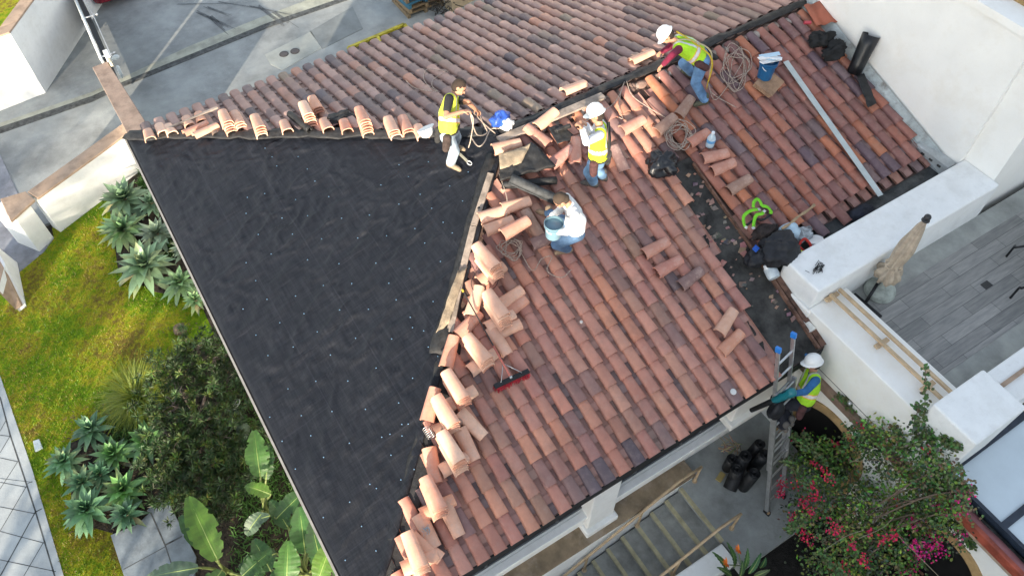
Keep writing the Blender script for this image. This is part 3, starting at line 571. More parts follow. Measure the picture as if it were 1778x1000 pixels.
for yc, r, zs, hs in ARCH:
    pts = [V((X0-.03, yc+(r+.07)*math.cos(a), zs+(r*hs+.07)*math.sin(a))) for a in [math.pi*k/24 for k in range(25)]]
    pts = [V((X0-.03, yc+r+.07, -4.9))]+pts+[V((X0-.03, yc-r-.07, -4.9))]; mb = MB(); vs = []
    for i, p in enumerate(pts):
        c_ = V((p.x, yc, zs)) if p.z >= zs else V((p.x, yc, p.z)); d = (p-c_).normalized()
        vs += [p-d*.08, p+d*.08, p+d*.08+V((.2, 0, 0)), p-d*.08+V((.3, 0, 0))]
    mb.add(vs, [(i*4+k, i*4+(k+1)%4, (i+1)*4+(k+1)%4, (i+1)*4+k) for i in range(len(pts)-1) for k in range(4)]); build(mb, 'arch_trim', mat('ochre_plaster', (.42, .28, .13), .85, var=.15, scale=4, bump=.25), terr)
mb = MB(); mb.box((X0-.10, -2.35, -.80), (X0, .28, -.66)); mb.box((X0-.05, -2.35, -.86), (X0, .28, -.80)); build(mb, 'wall_ledge', mat('brown_ledge', (.20, .135, .10), .8, var=.2, scale=3, bump=.3, dirt=((.38, .27, .19), .5, 2)), terr, bevel=.012)
# parapet between roof and terrace
mb = MB(); mb.box((X0+.04, .5, -4.5), (X0+4.1, 1.2, .73)); build(mb, 'parapet', M_stucco, terr, bevel=.035)
mb = MB(); mb.box((X0-.02, .45, .0), (X0+.04, 1.33, .30)); mb.box((X0-.05, .35, -.9), (X0+.0, 1.4, -.0)); build(mb, 'wall_stub', M_warmstucco, terr, bevel=.02)
q0, q1 = atX(1350, 488, 7.52), atX(1412, 584, 7.52)
mb = MB(); mb.box((7.44, .25, .10), (7.585, 1.36, .16)); build(mb, 'white_trim_board', mat('white_painted_board', (.70, .70, .66), .6, var=.08, scale=6, dirt=((.35, .32, .28), .5, 8)), terr, bevel=.005)
# corner block
bz = .75; B0, B1, B2 = at(1708, 640, bz), at(1630, 702, bz), at(1697, 772, bz)
mb = MB(); mb.box((X0-.03, B2.y, -.56), (B0.x, B0.y, bz)); build(mb, 'corner_block', M_stucco, terr, bevel=.03)
mb = MB(); mb.box((B0.x, B0.y-.55, -.3), (18, B0.y-.02, .42)); build(mb, 'south_parapet', M_stucco, terr, bevel=.02)
mb = MB(); mb.box((B0.x, B0.y-.30, .42), (18, B0.y-.24, .45)); build(mb, 'parapet_joint', M_cap, terr)
# terrace floor with plank-look tiles
def plank_mat():
    m = bpy.data.materials.new('wood_look_tiles'); m.use_nodes = True; N = m.node_tree.nodes; L = m.node_tree.links; b = N['Principled BSDF']; b.inputs['Roughness'].default_value = .6
    tc = N.new('ShaderNodeTexCoord'); br = N.new('ShaderNodeTexBrick'); br.inputs['Scale'].default_value = 1; br.inputs['Brick Width'].default_value = 1.15; br.inputs['Row Height'].default_value = .2; br.inputs['Mortar Size'].default_value = .004; br.offset = .37
    br.inputs['Color1'].default_value = (.185, .185, .18, 1); br.inputs['Color2'].default_value = (.285, .28, .27, 1); br.inputs['Mortar'].default_value = (.09, .09, .09, 1); L.new(tc.outputs['Object'], br.inputs[0])
    mp = N.new('ShaderNodeMapping'); mp.inputs['Scale'].default_value = (1.5, 14, 1); L.new(tc.outputs['Object'], mp.inputs[0]); n = N.new('ShaderNodeTexNoise'); n.inputs['Scale'].default_value = 1.5; n.inputs['Detail'].default_value = 8; n.inputs['Roughness'].default_value = .7; L.new(mp.outputs[0], n.inputs[0])
    cr = N.new('ShaderNodeValToRGB'); cr.color_ramp.elements[0].position = .3; cr.color_ramp.elements[0].color = (.62, .64, .66, 1); cr.color_ramp.elements[1].position = .7; cr.color_ramp.elements[1].color = (1.35, 1.33, 1.28, 1); L.new(n.outputs[0], cr.inputs[0])
    mx = N.new('ShaderNodeMix'); mx.data_type = 'RGBA'; mx.blend_type = 'MULTIPLY'; mx.inputs[0].default_value = .9; L.new(br.outputs[0], mx.inputs[6]); L.new(cr.outputs[0], mx.inputs[7]); L.new(mx.outputs[2], b.inputs['Base Color']); return m
mb = MB(); mb.box((8.38, B0.y-.5, -.12), (18, .5, -.006)); mb.box((8.38, B0.y-.5, -1), (18, .5, -.12)); build(mb, 'terrace_border', mat('terrace_concrete', (.30, .31, .29), .8, var=.14, scale=1.6, bump=.2, dirt=((.42, .41, .37), .6, 1.2)), terr)
pa, pb, pc, pd = at(1508, 585, 0), at(1778, 425, 0), at(1778, 590, 0), at(1625, 700, 0)
mb = MB(); mb.box((8.38, -1.28, -.006), (18, .17, .0)); build(mb, 'terrace_tiles', plank_mat(), terr)
q = at(1713, 495, 0); mb = MB(); mb.box((q.x-.08, q.y-.06, .0), (q.x+.08, q.y+.06, .006)); build(mb, 'floor_drain', mat('dark_metal_grate', (.03, .03, .03), .5), terr)
# railing along the terrace side wall
t = thing('terrace_railing', 'tan painted double bar railing along the terrace side wall', 'railing', (8.2, -.5, .34))
RZ = .48
r1, r2, r3, r4 = at(1430, 510, RZ), at(1640, 690, RZ), at(1452, 494, RZ), at(1655, 682, RZ)
xi = (r3.x+r4.x)/2; xo = xi-.19; yt, yb = .48, B0.y+.02
for x_ in (xo, xi):
    mb = MB(); mb.box((x_-.024, yb, RZ-.05), (x_+.024, yt, RZ)); build(mb, 'rail_bar', M_rail, t, bevel=.006)
for yy in (.45, -.52, -1.35):
    mb = MB(); mb.box((xo-.1, yy-.035, RZ-.09), (xi-.031, yy+.035, RZ-.052)); mb.box((xo-.03, yy-.03, .34), (xo+.03, yy+.03, RZ-.09)); build(mb, 'cross_bar', M_rail, t, bevel=.005)
# red ledge and glass roof
t = thing('glass_roof', 'pale blue glazed skylight panels in a black frame over the red ledge', 'skylight', (10, -5, -.4))
sz = -.42; s0, s1, s2 = at(1650, 822, sz), at(1778, 722, sz), at(1778, 950, sz)
xs, ysk = s0.x, s0.y
mb = MB(); mb.box((xs, -9, sz-.06), (17, ysk-.02, sz)); build(mb, 'glass_panel', mat('frosted_glass_panel', (.60, .69, .75), .22, var=.03, scale=1.5, bump=0, spec=.6), t)
mb = MB(); mb.box((xs-.10, ysk-.02, sz-.10), (17, ysk+.08, sz+.05)); mb.box((xs-.06, -9, sz-.10), (xs+.0, ysk-.02, sz+.03))
q = at(1752, 905, sz); mb.box((xs, q.y-.05, sz), (17, q.y+.05, sz+.03)); build(mb, 'black_frame', mat('blue_black_metal', (.025, .035, .055), .45, var=.2), t)
mb = MB(); vs = []; n = 60
for k in range(n+1):
    y = ysk-.0-k*6/n
    for j in range(4): vs.append(V((xs-.07-.03*j, y, sz-.10+.03*fbm((y*4, j*1.0, 3))+.02*j)))
mb.add(vs, [(i*4+k, (i+1)*4+k, (i+1)*4+k+1, i*4+k+1) for i in range(n) for k in range(3)]); build(mb, 'dirty_gutter', mat('leafy_gutter', (.02, .022, .02), .8, var=.5, scale=14, bump=1, dirt=((.25, .27, .27), .5, 9)), t)
mb = MB(); mb.box((X0, -9, -.60), (xs-.12, B2.y-.0, -.5)); build(mb, 'red_ledge_top', mat('faded_red_paint', (.30, .13, .14), .7, var=.14, scale=3, bump=.15, dirt=((.42, .27, .28), .5, 2)), terr)
mb = MB(); mb.box((X0-.07, -9, -.66), (X0-.0, B2.y-.0, -.49)); build(mb, 'red_ledge_edge', mat('red_orange_paint', (.33, .075, .045), .6, var=.2, scale=5), terr, bevel=.01)
mb = MB(); mb.box((X0-.05, -9, -.74), (X0-.002, B2.y, -.663)); build(mb, 'ledge_moulding', M_cap, terr)
# ---------------------------------------------------------------- tall building
tall = thing('tall_white_building', 'tall plain cream-white building rising over the end of the tiled roof', 'building', (15, 7, -2.76))
mb = MB(); mb.box((11.7-.1, 1.2, -5), (24, 16, 3.05)); mb.box((11.7, .62, -5), (24, 1.2, 3.05)); build(mb, 'wall', M_warmstucco, tall)
mb = MB(); mb.box((11.55, .57, 3.05), (24, 16, 3.17)); build(mb, 'cornice', M_warmstucco, tall)
mb = MB(); mb.box((12.0, .9, 3.17), (24, 16, 3.32)); build(mb, 'eave_board', mat('ochre_board', (.30, .20, .09), .8, var=.2), tall)
mb = MB(); rnd = random.Random(4)
for k in range(8):
    for j in range(3): barrel(mb, frame((12.35+.39*j, 1.0+.25*k, 3.36+.10*j), (1, 0, .25), (0, 0, 1)), .46, .09, .075, .08, .068, pick(rnd, PAL_R))
build(mb, 'roof_tiles', M_tile, tall, smooth=True, auto=45)
# ================================================================ COURT, STEPS AND PLANTERS
CZ = -2.76
M_step = mat('step_concrete', (.28, .285, .265), .85, var=.14, scale=3, bump=.3, dirt=((.12, .12, .11), .6, 2))
sheet('court_floor', [(5.44, -1.55), (7.62, -1.55), (7.62, .52), (5.44, .52)], CZ, M_conc2, 2.2)
st = thing('entrance_steps', 'grey concrete steps with pale yellow nosings beside the planter wall', 'steps', (4, -.5, CZ))
nos = []
for k in range(10): nos.append(5.44-.29*k)
for k in range(9):
    z = CZ-.15*(k+1); mb = MB(); mb.box((5.44-.29*(k+1), -1.03, z-.6), (5.44-.29*k, .04, z)); build(mb, 'step', M_step, st)
for k in range(9):
    z = CZ-.15*k; x = 5.44-.29*k; mb = MB(); mb.box((x-.012, -1.03, z-.06), (x+.045, .04, z+.004)); build(mb, 'nosing', mat('pale_yellow_nosing', (.42, .38, .24), .7, var=.12, scale=6, dirt=((.26, .24, .17), .5, 8)), st)
mb = MB(); mb.box((1.5, -9, -5.1), (2.84, .04, CZ-.15*9)); struct(mb, 'lower_path', M_conc2)
mb = MB(); mb.box((5.44, -9, -5.0), (7.6, -1.55, CZ-.12)); mb.box((2.6, -9, -5.0), (5.44, -1.42, CZ-.30)); struct(mb, 'dark_soil_bed', mat('near_black_soil', (.010, .009, .008), .95, var=.5, scale=12, bump=1))  # bed in one near-black soil tone
t = thing('planter_wall_by_steps', 'white planter wall with wide stained tan cap between house and steps', 'planter wall', (3.5, .2, CZ))
mb = MB(); mb.box((.5, .07, -5), (5.72, .395, -2.66)); build(mb, 'wall_face', M_stucco, t)
mb = MB(); mb.box((.5, .05, -2.655), (5.76, .397, -2.6)); build(mb, 'wall_cap', M_capolive, t, bevel=.008)
mb = MB(); mb.box((.5, -1.40, -5), (5.40, -1.05, -2.70)); tag(build(mb, 'low_planter_wall', M_stucco, bevel=.02), 'low white wall along the outer side of the steps', 'wall')
# hand rails
def handrail(base, toppx, posts, label):
    b = at(*base, CZ); h = vtop(b, *toppx)-CZ; T = V((b.x, b.y, CZ+h)); sl = .15/.29
    t = thing('handrail', label, 'handrail', b, group='tan handrails of the steps')
    L = 3.6; e1 = T+V((.06, 0, .03)); s0 = V((5.30, b.y, T.z)); e2 = V((s0.x-L, b.y, s0.z-L*sl))
    mb = MB(); mb.tube([T+V((.02, 0, -.01)), s0, e2], .024, 8); build(mb, 'rail', M_rail, t, smooth=True)
    for k in range(posts):
        x = b.x if k == 0 else s0.x-.42-1.05*(k-1)-.3; zt = T.z if k == 0 else s0.z-(s0.x-x)*sl; zb = CZ if k == 0 else CZ-.15*math.ceil((5.44-x)/.29-1e-6)
        mb = MB(); mb.tube([(x, b.y, zb), (x, b.y, zt)], .022, 8); mb.lathe([(.045, 0), (.045, .012)], 12, None, Matrix.Translation((x, b.y, zb))); build(mb, 'post', M_rail, t, smooth=True, auto=40)
    return h
h1 = handrail((1206,835), (1222,813), 3, 'tan tubular handrail on the house side of the steps')
h2 = handrail((1270,917), (1290,895), 3, 'tan tubular handrail on the outer side of the steps')
print('rail heights', h1, h2)
# ================================================================ UNSEEN HOUSE AND TREES ADDED TO CAST SHADE
nb = thing('added_shade_house', 'unseen tall white house added out of view to shade the tiled slope', 'house', (4, -20, -5))
HX, HY, HH = -8.9, -12.0, 8.5
mb = MB(); mb.box((HX+.4, -26, -5), (20, HY-.4, HH-.5)); build(mb, 'wall', M_stucco, nb)
mb = MB(); mb.box((HX, -26.5, HH-.5), (20.5, HY, HH-.3)); mb.add([(HX, HY, HH-.3), (20.5, HY, HH-.3), (20.5, -26.5, HH-.3), (HX, -26.5, HH-.3), (HX+3, HY-4, HH+.3), (16, HY-4, HH+.3), (16, -22, HH+.3), (HX+3, -22, HH+.3)], [(0, 1, 5, 4), (1, 2, 6, 5), (2, 3, 7, 6), (3, 0, 4, 7), (4, 5, 6, 7)], (.4, .2, .15)); build(mb, 'roof', M_tile, nb)
mb = MB()
for k in range(6):
    for z in (-3.6, -.6, 2.6): mb.box((HX+2+4*k, HY-.45, z), (HX+3.4+4*k, HY-.36, z+1.6))
build(mb, 'window', M_dark, nb)
mb = MB(); mb.box((-11.1, -20, -5), (HX+.39, HY-.3, 6.0)); build(mb, 'side_wing', M_stucco, nb)  # lower added block, lets the sun pass to the upper hip
mb = MB(); mb.box((-11.3, -20.2, 6.0), (HX-.01, HY-.1, 6.18)); build(mb, 'side_wing_roof', M_tile, nb)

# unseen row of trees added to the south-west to throw broken shade on the garden
def tree(x, y, h, r, seed, label):
    t = thing('tree', label, 'tree', (x, y, -3.1), group='unseen trees added for shade'); rnd = random.Random(seed)
    mb = MB(); mb.tube(spline([(x, y, -3.2), (x+.1, y, -2), (x-.1, y+.1, -3.1+h*.45), (x, y, -3.1+h*.75)], 4), [.16-.007*k for k in range(13)], 8)
    for k in range(7):
        a = rnd.uniform(0, 6.3); z0 = -3.1+h*rnd.uniform(.35, .6); mb.tube([(x, y, z0), (x+r*.35*math.cos(a), y+r*.35*math.sin(a), z0+.5), (x+r*.7*math.cos(a), y+r*.7*math.sin(a), z0+.9)], [.06, .04, .015], 5)
    build(mb, 'trunk', M_wood, t)
    mb = MB(); cl = [(rnd.gauss(0, .42)*r, rnd.gauss(0, .42)*r, -3.1+h*rnd.uniform(.42, .95)) for _ in range(26)]
    for k in range(2300):
        c = rnd.choice(cl); p = V((x+c[0]+rnd.gauss(0, .26), y+c[1]+rnd.gauss(0, .26), min(-3.1+h, c[2]+rnd.gauss(0, .2)))); d = V((rnd.gauss(0, 1), rnd.gauss(0, 1), rnd.gauss(0, .6))).normalized(); u = d.orthogonal().normalized(); s = rnd.uniform(.06, .11)
        mb.add([p-d*s, p+u*s*.5, p+d*s, p-u*s*.5], [(0, 1, 2, 3)], (.06*rnd.uniform(.7, 1.3), .11*rnd.uniform(.7, 1.3), .03))
    build(mb, 'crown', M_leaf, t)
for k, (x, y, h, r) in enumerate([(-9.5,-4.5,5.4,1.7),(-12.4,-3.2,6.0,1.9),(-15.3,-2.2,6.3,2.0),(-18.2,-1.2,6.6,2.0),(-21.5,0,7.9,2.3),(-25,1,8.4,2.4),(-28.5,2,8.4,2.4),(-23,-4,8.2,2.3)]):
    tree(x, y, h, r, 40+k, 'small leafy tree added out of view to shade the garden')
# ================================================================ LOOSE AND STACKED TILES
def loose_mesh(seed, crack=False):
    rnd = random.Random(seed); mb = MB(); barrel(mb, Matrix.Identity(4), .46, .100, .082, .088, .074, pick(rnd, PAL_LIT), seg=8, th=.015, inner=True, y0=-.23); me = mb.mesh('clay_tile', True); me.set_sharp_from_angle(angle=R(40)); me.materials.append(M_loose); return me
LT = [loose_mesh(s) for s in range(8)]
def loose_pal(seed, pal): 
    rnd = random.Random(seed); mb = MB(); barrel(mb, Matrix.Identity(4), .46, .100, .082, .088, .074, pick(rnd, pal), seg=8, th=.015, inner=True, y0=-.23); me = mb.mesh('clay_tile', True); me.set_sharp_from_angle(angle=R(40)); me.materials.append(M_loose); return me
LTF = [loose_pal(s, PAL_F) for s in range(20, 30)]
rt_ = random.Random(77)
def tile_at(M, label, group, meshes=LT):
    o = bpy.data.objects.new('clay_tile', rt_.choice(meshes)); link(o); o.matrix_world = M; return tag(o, label, 'roof tile', group, 'thing')
def surf(x, y, off, s):
    return {'F': onF, 'K': onK, 'B': onB}[s](x, y, off)
NRM = {'F': V((0, -SN, CS)), 'K': V((0, SN, CS)), 'B': V((-SN, 0, CS))}
def stack(p0, p1, n, s, label, cross=True, base=.10, level=.5):
    """n nested tiles; p0/p1: pixels of the upper and lower end of the top tile's crest"""
    top = base+(.085 if cross else 0)+.088+.040*(n-1)
    a, b = surf(*p0, top, s), surf(*p1, top, s); nm = (NRM[s]*(1-level)+V((0, 0, 1))*level).normalized()
    d = (a-b); d = (d-nm*d.dot(nm)).normalized(); mid = (a+b)/2
    for k in range(n):
        off = mid-nm*(.088+.040*(n-1-k)); j = rt_.uniform(-.008, .008)+.017*(k-n/2)
        M = frame(off+d*j+d.cross(nm)*rt_.uniform(-.012, .012), (d+d.cross(nm)*rt_.uniform(-.02, .02)), nm)
        tile_at(M, label, 'tiles of the stack: '+label if False else 'tiles stacked: '+label, LT)
    if cross:
        x = d.cross(nm); c = mid-d*.10-nm*(top-base-.0); tile_at(frame(c+nm*.0+x*.02, x+d*rt_.uniform(-.06, .06), nm), 'single tile lying crosswise under '+label.replace('tile in the ', 'the '), None, LT+LTF[:3])
ST = [
 ((833,424),(861,462),7,'F','tile in the tallest hip stack beside the tangled rope'),
 ((850,508),(875,548),6,'F','tile in the stack next above the broom handle'),
 ((815,582),(845,624),5,'F','tile in the stack just above the broom head'),
 ((778,643),(806,690),5,'F','tile in the stack between the broom and the hip edge'),
 ((760,688),(786,736),5,'F','tile in the stack beside the folded felt scrap on the hip'),
 ((770,754),(797,802),6,'F','tile in the stack leaning by the wire spring'),
 ((740,832),(763,884),5,'F','tile in the stack just above the grey wire brush'),
 ((712,934),(728,976),4,'F','tile in the lowest stack near the bottom corner of the roof'),
 ((381,184),(397,218),5,'K','tile in the first tall stack from the brown wall along the far hip'),
 ((404,190),(416,213),3,'K','tile in the short stack close to the first tall stack on the far hip'),
 ((437,194),(452,224),4,'K','tile in the stack left of the black felt roll on the far hip'),
 ((522,170),(538,204),6,'K','tile in the tall stack right beside the black felt roll on the far hip'),
 ((540,163),(554,188),3,'K','tile in the stack behind the felt roll with another tile at its foot'),
 ((620,180),(636,214),6,'K','tile in the tall stack next to the crumpled black felt'),
 ((672,200),(685,226),3,'K','tile in the low stack between the tall stack and the white helmet'),
 ((696,200),(708,222),2,'K','tile in the low orange stack nearest the white helmet'),
]
for a, b, n, s, lb in ST: stack(a, b, n, s, lb, cross=(s == 'F'), base=.13 if s == 'F' else .10)
# big stack by the rope, axis across the slope
def lone(c, e, s, label, off=.12, tilt=0, roll=0, meshes=LTF, flip=False, group=None):
    """single tile: c = pixel of its middle, e = pixel towards which its upper end points"""
    a, b = surf(*c, off+.085, s), surf(*e, off+.085, s); nm = NRM[s]; d = (b-a).normalized(); d = (d+nm*math.tan(R(tilt))).normalized()
    M = frame(a-nm*.085, d, nm) @ Matrix.Rotation(R(roll), 4, 'Y')
    if flip: M = M @ Matrix.Translation((0, 0, .085)) @ Matrix.Rotation(R(180), 4, 'Y')
    return tile_at(M, label, group, meshes)
def stack_cross(c, e, n, s, label, base=.14):
    for k in range(n):
        lone((c[0]+rt_.uniform(-.8, .8), c[1]+rt_.uniform(-.6, .6)), (e[0], e[1]), s, label, off=base+.040*k, meshes=LT, group='tiles stacked: '+label)
def up_by(c, h, s):          # pixel that shows at C when lifted h: keep c, solved in surf
    return c
stack_cross((896,392),(925,375), 7, 'F', 'tile in the sunlit crosswise stack half wrapped by tangled rope', base=.16)
LONE = [
 ((1141,427),(1165,414),'F','terracotta tile lying on its own crosswise, topmost of the three by the bare strip'),
 ((1164,459),(1188,446),'F','terracotta tile lying crosswise, middle one of the three by the bare strip'),
 ((1202,480),(1222,465),'F','terracotta tile lying crosswise, lowest of the three by the bare strip'),
 ((1273,592),(1290,575),'F','pink tile lying crosswise near the lower end of the bare strip'),
 ((996,146),(1022,134),'K','tile lying crosswise on the far slope close to the ridge felt'),
 ((1114,93),(1138,83),'K','tile lying crosswise on the far slope by the bending man'),
 ((1101,213),(1125,200),'F','large pale tile lying crosswise beside the man in the white shirt and vest'),
 ((1192,182),(1204,165),'F','tile leaning steeply below the feet of the bending man'),
 ((1158,212),(1172,200),'F','grey tile leaning over the gap above the rope coil'),
 ((1215,236),(1238,222),'F','pinkish tile lying beside the water bottle and rope coil'),
 ((1244,267),(1268,262),'F','grey-brown tile lying crosswise just below the water bottle'),
 ((1258,286),(1282,276),'F','orange tile lying crosswise, second below the water bottle'),
 ((1287,317),(1306,306),'F','brown tile lying crosswise, third below the water bottle'),
 ((1001,258),(1001,232),'F','purple-grey tile lying up the slope left of the man holding the rope'),
 ((976,268),(1000,250),'F','pink broken tile lying crosswise near the black felt scrap'),
 ((934,232),(912,214),'F','sunlit tile lying near the ridge board by the black felt scrap'),
 ((1038,262),(1020,235),'F','tile leaning on edge right of the man holding the rope'),
 ((1078,272),(1066,246),'F','narrow tile leaning on edge below the large pale tile'),
 ((925,384),(912,362),'F','brown flat-lying tile between the sunlit stack and the crouching man'),
 ((948,412),(975,402),'F','tile lying crosswise under the knee of the crouching man'),
 ((858,368),(884,360),'F','grey-pink tile at the head of the hip below the felt rolls'),
 ((897,352),(920,345),'F','red-brown tile lying crosswise below the long black felt roll'),
 ((868,388),(890,380),'F','tile lying beside the sunlit crosswise stack'),
 ((886,515),(908,500),'F','pale broken tile right of the second stack'),
 ((893,532),(915,516),'F','dark stained tile leaning right of the second stack'),
 ((815,560),(834,540),'F','tile lying between the hip board and the broom handle'),
 ((880,570),(905,560),'F','grey tile lying crosswise under the end of the second stack'),
 ((868,590),(882,612),'F','brown tile lying down the slope behind the broom'),
 ((820,735),(835,750),'F','yellow-brown broken tile between two stacks on the lower hip'),
 ((812,770),(822,790),'F','brown flat tile beside the stack by the wire spring'),
 ((752,806),(757,830),'F','pink tile standing between the wire spring and the stack below'),
 ((749,700),(756,672),'F','pink tile lying under the edge of the hip felt'),
 ((740,950),(757,962),'F','tile lying crosswise near the lowest stack'),
 ((785,900),(797,925),'F','sunlit tile out of its row beside the grey wire brush'),
 ((742,920),(755,945),'F','tile tipped beside the grey wire brush'),
]
for c, e, s, lb in LONE: lone(c, e, s, lb, off=rt_.uniform(.11, .15), tilt=rt_.uniform(-3, 5), roll=rt_.uniform(-10, 10), meshes=LTF if s == 'F' and c[0] > 920 else LT)  # tiles out of the sun take the roof palette, the rest the sunlit one
lone((782,608),(790,578), 'F', 'single sunlit tile lying along the hip just below the end of the grey hip board', off=.14, meshes=LT)
lone((826,520),(832,500), 'F', 'brightly sunlit mortar-covered tile on the hip beside the broom handle', off=.16, roll=-20, meshes=LT)
for c, e, lb in [((256,230),(254,224),'small sunlit hip tile nearest the brown wall cap'), ((293,221),(288,212),'second sunlit hip tile from the brown wall cap'), ((277,220),(272,210),'third pinkish hip tile near the brown wall cap'), ((324,207),(319,197),'tile end standing by the grey batten on the far hip'), ((345,200),(341,190),'tile end beyond the grey batten on the far hip'), ((338,218),(360,208),'pinkish tile lying crosswise on the grey batten'), ((355,222),(368,216),'broken pink tile on the far hip felt'), ((494,215),(488,200),'broad pink tile leaning at the foot of the tall stack on the far hip'), ((564,212),(556,196),'tile lying at the foot of the stack behind the felt roll'), ((598,214),(592,198),'tile half covered by the crumpled black felt'), ((728,224),(722,212),'grey tile end beside the white helmet')]:
    lone(c, e, 'K', lb, off=.10, meshes=LT)
for c, e, lb in [((881,250),(905,244),'brightly sunlit tile end under the low end of the ridge board'), ((1265,556),(1272,545),'small broken tile piece near the lower end of the bare strip'), ((950,203),(965,190),'tile lying against the ridge board near the black felt scrap')]:
    lone(c, e, 'F', lb, off=.14, meshes=LT)
# ================================================================ THINGS ON THE ROOF
def crumple(c, r, seed, amp=.35, M=None, n=28, flat=None):
    """a crumpled soft body"""
    mb = MB(); mb.ell((0, 0, 0), 1, n=n); c = V(c); out = []
    for p in mb.v:
        p = V(p); q = p*1.7+V((seed, 0, 0)); w1 = q*1.3+V((fbm(q), fbm(q+V((5, 0, 0))), 0))*.6; f = 1+amp*(.8*noise.noise(q*.9)-.55*abs(noise.noise(w1*1.6))+.25*noise.noise(q*4)) ; v = V((p.x*r[0], p.y*r[1], p.z*r[2]))*f
        if flat is not None: v.z = max(v.z, -r[2]*flat)
        out.append(c+(M @ v if M else v))
    mb.v = [tuple(v) for v in out]; return mb
def sheet_on(corners, surfn, off, n, seed, amp=.03, mbk=None):
    """soft sheet over four pixel corners"""
    P = [surfn(*c) for c in corners]; mb = MB(); vs = []
    for i in range(n+1):
        for j in range(n+1):
            u, v = i/n, j/n; p = P[0]*(1-u)*(1-v)+P[1]*u*(1-v)+P[2]*u*v+P[3]*(1-u)*v; vs.append(p+V((0, 0, off+amp*fbm((p.x*6, p.y*6, seed), 3))))
    mb.add(vs, [(i*(n+1)+j, (i+1)*(n+1)+j, (i+1)*(n+1)+j+1, i*(n+1)+j+1) for i in range(n) for j in range(n)]); return mb
def thick(o, t=.006): s = o.modifiers.new('t', 'SOLIDIFY'); s.thickness = t; return o
FX = lambda off: (lambda x, y: onF(x, y, off))
KX = lambda off: (lambda x, y: onK(x, y, off))
M_rope = mat('hemp_rope', (.42, .34, .28), .9, var=.2, scale=40, bump=.5, bscale=120)
def rope(pix, s, label, off=.155, r=.0062, name='rope', m=None, jig=.012, seed=0, extra=None, cat='rope', group=None):
    rnd = random.Random(seed); P = [surf(x, y, off+rnd.uniform(-jig, jig*1.6), s) for x, y in pix]
    if extra: P = extra(P)
    mb = MB(); mb.tube(spline(P, 5), r, 6); return tag(build(mb, name, m or M_rope, smooth=True), label, cat, group)
def coil(cx, cy, rx, ry, n, seed, s, label, off=.14, tails=()):
    rnd = random.Random(seed); pts = []
    a = rnd.uniform(0, 6.3)
    for k in range(n*7):
        a += 2*math.pi/7*rnd.uniform(.8, 1.25); f = rnd.uniform(.45, 1.05); pts.append((cx+rx*f*math.cos(a)+rx*.12*math.sin(k*.7), cy+ry*f*math.sin(a)+ry*.15*math.cos(k*.5)))
    return rope(pts+list(tails), s, label, off=off, jig=.014, seed=seed)
def cr1(x, y): return (700+x/4.545, 100+y/4.545)
def cr3(x, y): return (860+x/2.941, y/2.941)
coil(1278, 118, 26, 42, 6, 5, 'F', 'big loose coil of pale rope between the bending man and the blue bucket', tails=[cr3(1130,510), cr3(1090,430), cr3(1110,480), cr3(1230,550)])
coil(1181, 235, 26, 26, 7, 6, 'F', 'tight tangle of pale rope on the tiles above the black rubbish bag', off=.17)
coil(888, 432, 24, 20, 6, 8, 'F', 'tangled brown rope below the sunlit crosswise tile stack', off=.17)
rope([cr3(670,415), cr3(700,490), cr3(790,555), cr3(850,590), cr3(900,630), cr3(880,680)], 'F', 'thin rope line running down from the ridge knot to the rope tangle', seed=2)
rope([cr3(660,420), cr3(640,480), cr3(635,560), cr3(650,605), cr3(630,600)], 'F', 'short rope end hanging from the ridge knot above the large pale tile', seed=3)
rope([cr3(440,680), cr3(380,730), cr3(340,790), cr3(310,850)], 'F', 'pale rope trailing down the tiles left of the man holding the rope', seed=4, off=.19)
rope([cr1(760,560), cr1(690,570), cr1(640,670), cr1(590,700), cr1(530,620)], 'K', 'thick pale rope looping over the felt from the blue bag', seed=5, off=.12, r=.010)
rope([cr1(350,105), cr1(270,100), cr1(190,95), cr1(160,160), cr1(200,225), cr1(270,270)], 'K', 'dark loop of rope on the far slope behind the standing man', seed=6, off=.13)
rope([cr1(360,110), cr1(290,140), cr1(235,180), cr1(230,230), cr1(270,270), cr1(120,250), cr1(60,220), cr1(20,180)], 'K', 'knotted dark rope with a metal hook on the far slope', seed=7, off=.13)
rope([(866,300),(880,344),(878,380),(870,402)], 'F', 'pale rope lying down the hip below the felt rolls', seed=8, off=.2)
rope([(905,440),(925,470),(940,450),(958,446),(950,470),(975,482),(992,468)], 'F', 'thin rope end with a knot on the tiles below the crouching man', seed=9, off=.17)
rope([(828,470),(818,492),(830,510),(860,498),(868,470)], 'F', 'dark cord loop hanging round the foot of the first tall stack', seed=10, off=.2, r=.005, m=M_black)
# felt rolls
def roll(a, b, oa, ob, r, s, label, m=M_feltA, name='felt_roll', layers=3, wid=None):
    A, B_ = surf(*a, oa, s), surf(*b, ob, s); d = (B_-A); L = d.length; F_ = frame(A, d, (0, 0, 1)); mb = MB(); n = 16*layers; vs = []
    for k in range(n+1):
        rr = r*(.45+.55*k/n)*(1+.03*fbm((k*.2, r*9, 0))); a_ = 2*math.pi*layers*k/n
        for q in range(9): y = L*q/8; w_ = 1+.05*fbm((q*.4, k*.1, r)); vs.append(F_ @ V((rr*w_*math.cos(a_), y+.01*fbm((k*.3, 1, q)), rr*w_*math.sin(a_))))
    mb.add(vs, [(k*9+q, (k+1)*9+q, (k+1)*9+q+1, k*9+q+1) for k in range(n) for q in range(8)]); return tag(thick(build(mb, name, m, smooth=True), .004), label, 'felt roll')
roll((872,322),(966,313), .17, .17, .062, 'F', 'thin black felt roll lying across the slope, lowest under the folded felt')
roll((886,310),(968,348), .27, .20, .085, 'F', 'long black felt roll slanting down towards the crouching man', m=mat('grey_black_felt', (.040,.044,.048), .7, var=.3, scale=10, bump=.3))
